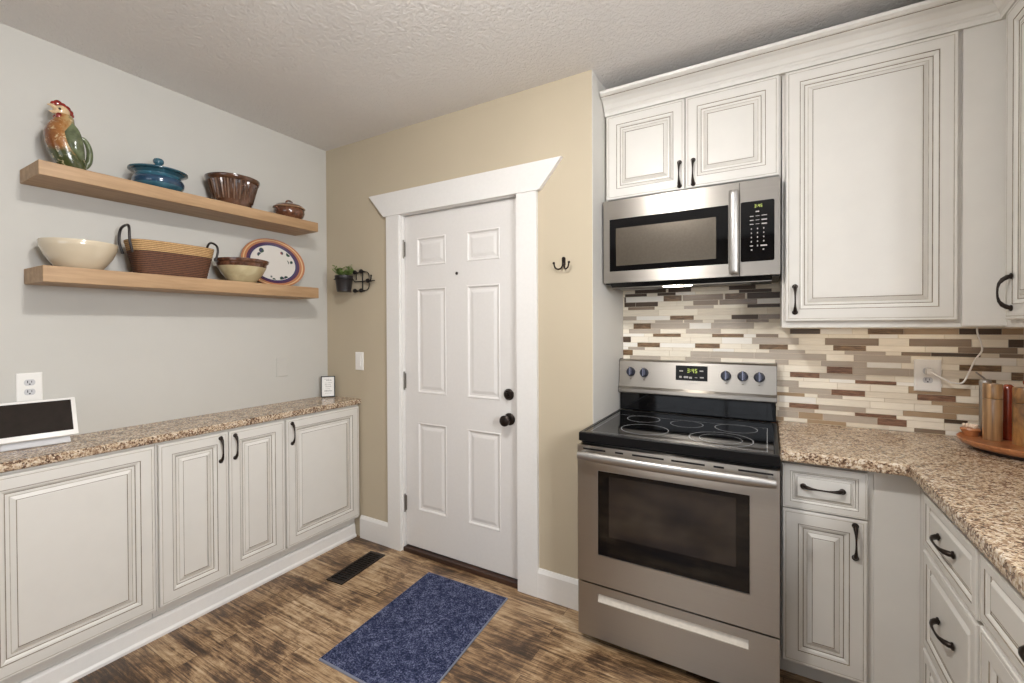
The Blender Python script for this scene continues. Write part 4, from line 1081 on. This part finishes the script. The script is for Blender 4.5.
cv = [Vector((.557, -.446, 0)), Vector((.672, -.437, 0)), Vector((.648, -.102, 0)), Vector((.534, -.104, 0))]
vm = (cv[0] + cv[1] + cv[2] + cv[3]) / 4; du = (cv[1] - cv[0]).normalized(); dv = du.cross(Vector((0, 0, 1))) * -1
X = frame_mat(vm, du, (-du.y, du.x, 0), (0, 0, 1)); VW, VL = .057, .170
bm = B()
for q in ((-VW, -VW + .014, -VL, VL), (VW - .014, VW, -VL, VL), (-VW + .014, VW - .014, -VL, -VL + .016), (-VW + .014, VW - .014, VL - .016, VL)): box(bm, q[0], q[1], q[2], q[3], .0003, .005, mat=X)
fr = obj('register_frame', bm, 'bronze', fv)
bm = B(); box(bm, -VW + .014, VW - .014, -VL + .016, VL - .016, .0002, .0008, mat=X); obj('duct_shadow', bm, 'black_plastic', fv)
bm = B(); n = 17
for i in range(n):
    y_ = -VL + .020 + (2 * VL - .040) * i / (n - 1); box(bm, -VW + .014, VW - .014, y_ - .0028, y_ + .0028, .0012, .0044, mat=X)
box(bm, -.002, .002, -VL + .016, VL - .016, .001, .0046, mat=X)
obj('louvers', bm, 'bronze', fv)

# ------------------------------------------------------------------ wooden tray group on the right hand counter
TZ = .915; tcx, tcy = 3.465, .280
ty = thing('turntable_tray', (tcx, tcy, TZ), 'round reddish wooden turntable tray on the right hand counter', 'tray')
bm = B(); lathe(bm, [(0, .0003), (.145, .0003), (.148, .003), (.148, .012), (0, .012)], (tcx, tcy, TZ), 48); obj('turning_base', bm, 'threshold', ty, smooth=True)
bm = B(); lathe(bm, [(0, .0125), (.160, .0125), (.178, .018), (.188, .030), (.190, .038), (.185, .040), (.177, .033), (.170, .028), (0, .028)], (tcx, tcy, TZ), 72); obj('tray_dish', bm, 'tray_wood', ty, smooth=True)
TT = TZ + .028
ma = thing('wooden_canister', (3.383, .333, TT), 'striped light wood cylinder mill at the left of the tray', 'mill')
bm = B(); lathe(bm, [(0, .0003), (.026, .0003), (.027, .003), (.027, .155), (.0265, .1565), (0, .1565)], (3.383, .333, TT), 40); obj('mill_body', bm, 'mill_wood', ma, smooth=True)
bm = B(); lathe(bm, [(0, .158), (.0265, .158), (.027, .1595), (.027, .210), (.0255, .213), (0, .213)], (3.383, .333, TT), 40); obj('mill_top', bm, 'mill_wood', ma, smooth=True)
mb = thing('wooden_canister', (3.453, .278, TT), 'mottled dark grained wood cylinder mill at the right edge', 'mill')
bm = B(); lathe(bm, [(0, .0003), (.034, .0003), (.035, .003), (.035, .150), (.0345, .1515), (0, .1515)], (3.453, .278, TT), 40); obj('mill_body', bm, 'mill_wood_b', mb, smooth=True)
bm = B(); lathe(bm, [(0, .153), (.0345, .153), (.035, .1545), (.035, .205), (.033, .208), (0, .208)], (3.453, .278, TT), 40); obj('mill_top', bm, 'mill_wood_b', mb, smooth=True)
bm = B(); lathe(bm, [(0, .2082), (.010, .2082), (.008, .214), (.014, .220), (.016, .230), (.010, .238), (0, .240)], (3.459, .278, TT), 20); tag_ = obj('finial', bm, 'red_wood', mb, smooth=True)
bm = B(); lathe(bm, [(0, .0003), (.015, .0003), (.017, .004), (.017, .19), (.014, .204), (.008, .210), (0, .211)], (3.434, .362, TT), 28)
tag(obj('red_cylinder', bm, 'red_wood', loc=(3.434, .362, TT), smooth=True), 'glossy red brown cylinder between the two wooden mills', 'canister')
# spoon in a holder behind
bm = B(); pts_ = curve([(3.390, .405, TT + .215), (3.378, .395, TT + .228), (3.352, .380, TT + .250)], 5)
tube(bm, pts_, [.003] * len(pts_), 8)
ho = thing('utensil_cup', (3.388, .412, TT), 'small steel cup with a spoon handle behind the striped mill', 'cup')
obj('spoon_handle', bm, 'steel_handle', ho, smooth=True)
bm = B(); lathe(bm, [(0, .0003), (.016, .0003), (.018, .003), (.018, .212), (.016, .218), (.010, .222), (0, .222)], (3.388, .412, TT), 24); obj('cup', bm, 'steel_handle', ho, smooth=True)
# little lidded dish with a glittering top
dc = thing('small_wooden_dish', (3.336, .380, TT), 'small turned wooden dish with a pale crystal top at the left of the tray', 'dish')
bm = B(); lathe(bm, [(0, .0003), (.020, .0003), (.022, .004), (.025, .016), (.030, .026), (.028, .031), (.020, .033), (0, .033)], (3.336, .380, TT), 32); obj('dish', bm, 'tray_wood', dc, smooth=True)
bm = B(); rr = random.Random(4)
for k in range(26):
    a_ = rr.random() * 2 * PI; q = rr.random() * .020; s_ = .0035 + rr.random() * .003
    ball(bm, (3.336 + q * math.cos(a_), .380 + q * math.sin(a_), TT + .034 + rr.random() * .010), s_, seg=6)
obj('crystal_top', bm, plain('pale crystals', (236, 216, 196), .15, coat=.5), dc)

# ------------------------------------------------------------------ lights
cl = thing('ceiling_light', (2.0, -1.4, H), 'round flush ceiling lamp above the kitchen floor', 'ceiling light')
bm = B(); lathe(bm, [(0, -.0003), (.13, -.0003), (.135, -.01), (.13, -.03), (.104, -.034), (.103, -.060), (.099, -.060), (.099, -.054), (0, -.054)], (2.0, -1.4, H), 40); obj('lamp_base', bm, 'hinge', cl, smooth=True)
bm = B(); lathe(bm, [(.0, -.055), (.098, -.055), (.097, -.068), (.086, -.092), (.062, -.115), (.03, -.128), (0, -.130)], (2.0, -1.4, H), 40)
mm = bpy.data.materials.new('lit frosted lamp glass'); mm.use_nodes = True; bsd = mm.node_tree.nodes['Principled BSDF']
bsd.inputs['Emission Color'].default_value = (1, .975, .94, 1); bsd.inputs['Emission Strength'].default_value = LAMP
obj('lamp_glass', bm, mm, cl, smooth=True)

def lens(name, rgb, st):
    q = bpy.data.materials.new(name); q.use_nodes = True; s_ = q.node_tree.nodes['Principled BSDF']
    s_.inputs['Emission Color'].default_value = rgb + (1,); s_.inputs['Emission Strength'].default_value = st; return q
ul = thing('under_cabinet_light', (3.1, .40, 1.376), 'slim warm light strip under the tall wall cabinet', 'light strip')
bm = B(); box(bm, 2.76, 3.36, .385, .415, 1.3715, 1.3757); obj('housing', bm, 'white_plastic', ul)
bm = B(); box(bm, 2.77, 3.35, .388, .412, 1.3705, 1.3714); obj('diffuser', bm, lens('lit warm strip', (1, .86, .70), STRIP), ul)

def area(name, loc, rot, sx, sy, power, col):
    l = bpy.data.lights.new(name, 'AREA'); l.shape = 'RECTANGLE'; l.size = sx; l.size_y = sy; l.energy = power; l.color = col
    o = bpy.data.objects.new(name, l); COL.objects.link(o); o.location = loc; o.rotation_euler = rot; return o
area('daylight_right_window', (XR + .10, (WY0 + WY1) / 2, (WZ0 + WZ1) / 2), (0, PI / 2, 0), WZ1 - WZ0 - .05, WY1 - WY0 - .05, WIN1, (.95, .97, 1))
area('added_near_window_fill', ((VX0 + VX1) / 2, YB - .10, (VZ0 + VZ1) / 2), (-PI / 2, 0, PI), VX1 - VX0 - .05, VZ1 - VZ0 - .05, WIN_FILL, (.94, .96, 1))  # fill light for the added window
w = bpy.data.worlds.new('World'); sc.world = w; w.use_nodes = True
w.node_tree.nodes['Background'].inputs['Color'].default_value = (.85, .92, 1, 1); w.node_tree.nodes['Background'].inputs['Strength'].default_value = 1.5

# ------------------------------------------------------------------ camera
f_, yaw, pitch, roll = 442.5764, .5227, -.0084, -.0044
R0 = Vector((math.cos(yaw), math.sin(yaw), 0)); F0 = Vector((-math.sin(yaw), math.cos(yaw), 0)); Z0 = Vector((0, 0, 1))
F1 = F0 * math.cos(pitch) + Z0 * math.sin(pitch); U1 = Z0 * math.cos(pitch) - F0 * math.sin(pitch)
R1 = R0 * math.cos(roll) + U1 * math.sin(roll); U2 = U1 * math.cos(roll) - R0 * math.sin(roll)
cam = bpy.data.cameras.new('camera'); co = bpy.data.objects.new('camera', cam); COL.objects.link(co)
co.matrix_world = frame_mat((2.6445, -2.0208, 1.379), R1, U2, -F1)
cam.sensor_fit = 'HORIZONTAL'; cam.sensor_width = 36; cam.lens = f_ * 36 / 1024
cam.shift_x = -.1556 / 1024; cam.shift_y = -11.0271 / 1024; cam.clip_start = .02
sc.camera = co
sc.view_settings.view_transform = 'Standard'; sc.view_settings.look = 'None'; sc.view_settings.gamma = 1
sc.view_settings.use_curve_mapping = False; sc.view_settings.exposure = EXPO
cy = sc.cycles; cy.use_denoising = True; cy.max_bounces = 10; cy.diffuse_bounces = 6; cy.glossy_bounces = 5
cy.caustics_reflective = False; cy.caustics_refractive = False; cy.sample_clamp_indirect = 6
cy.use_adaptive_sampling = True; cy.adaptive_threshold = .01
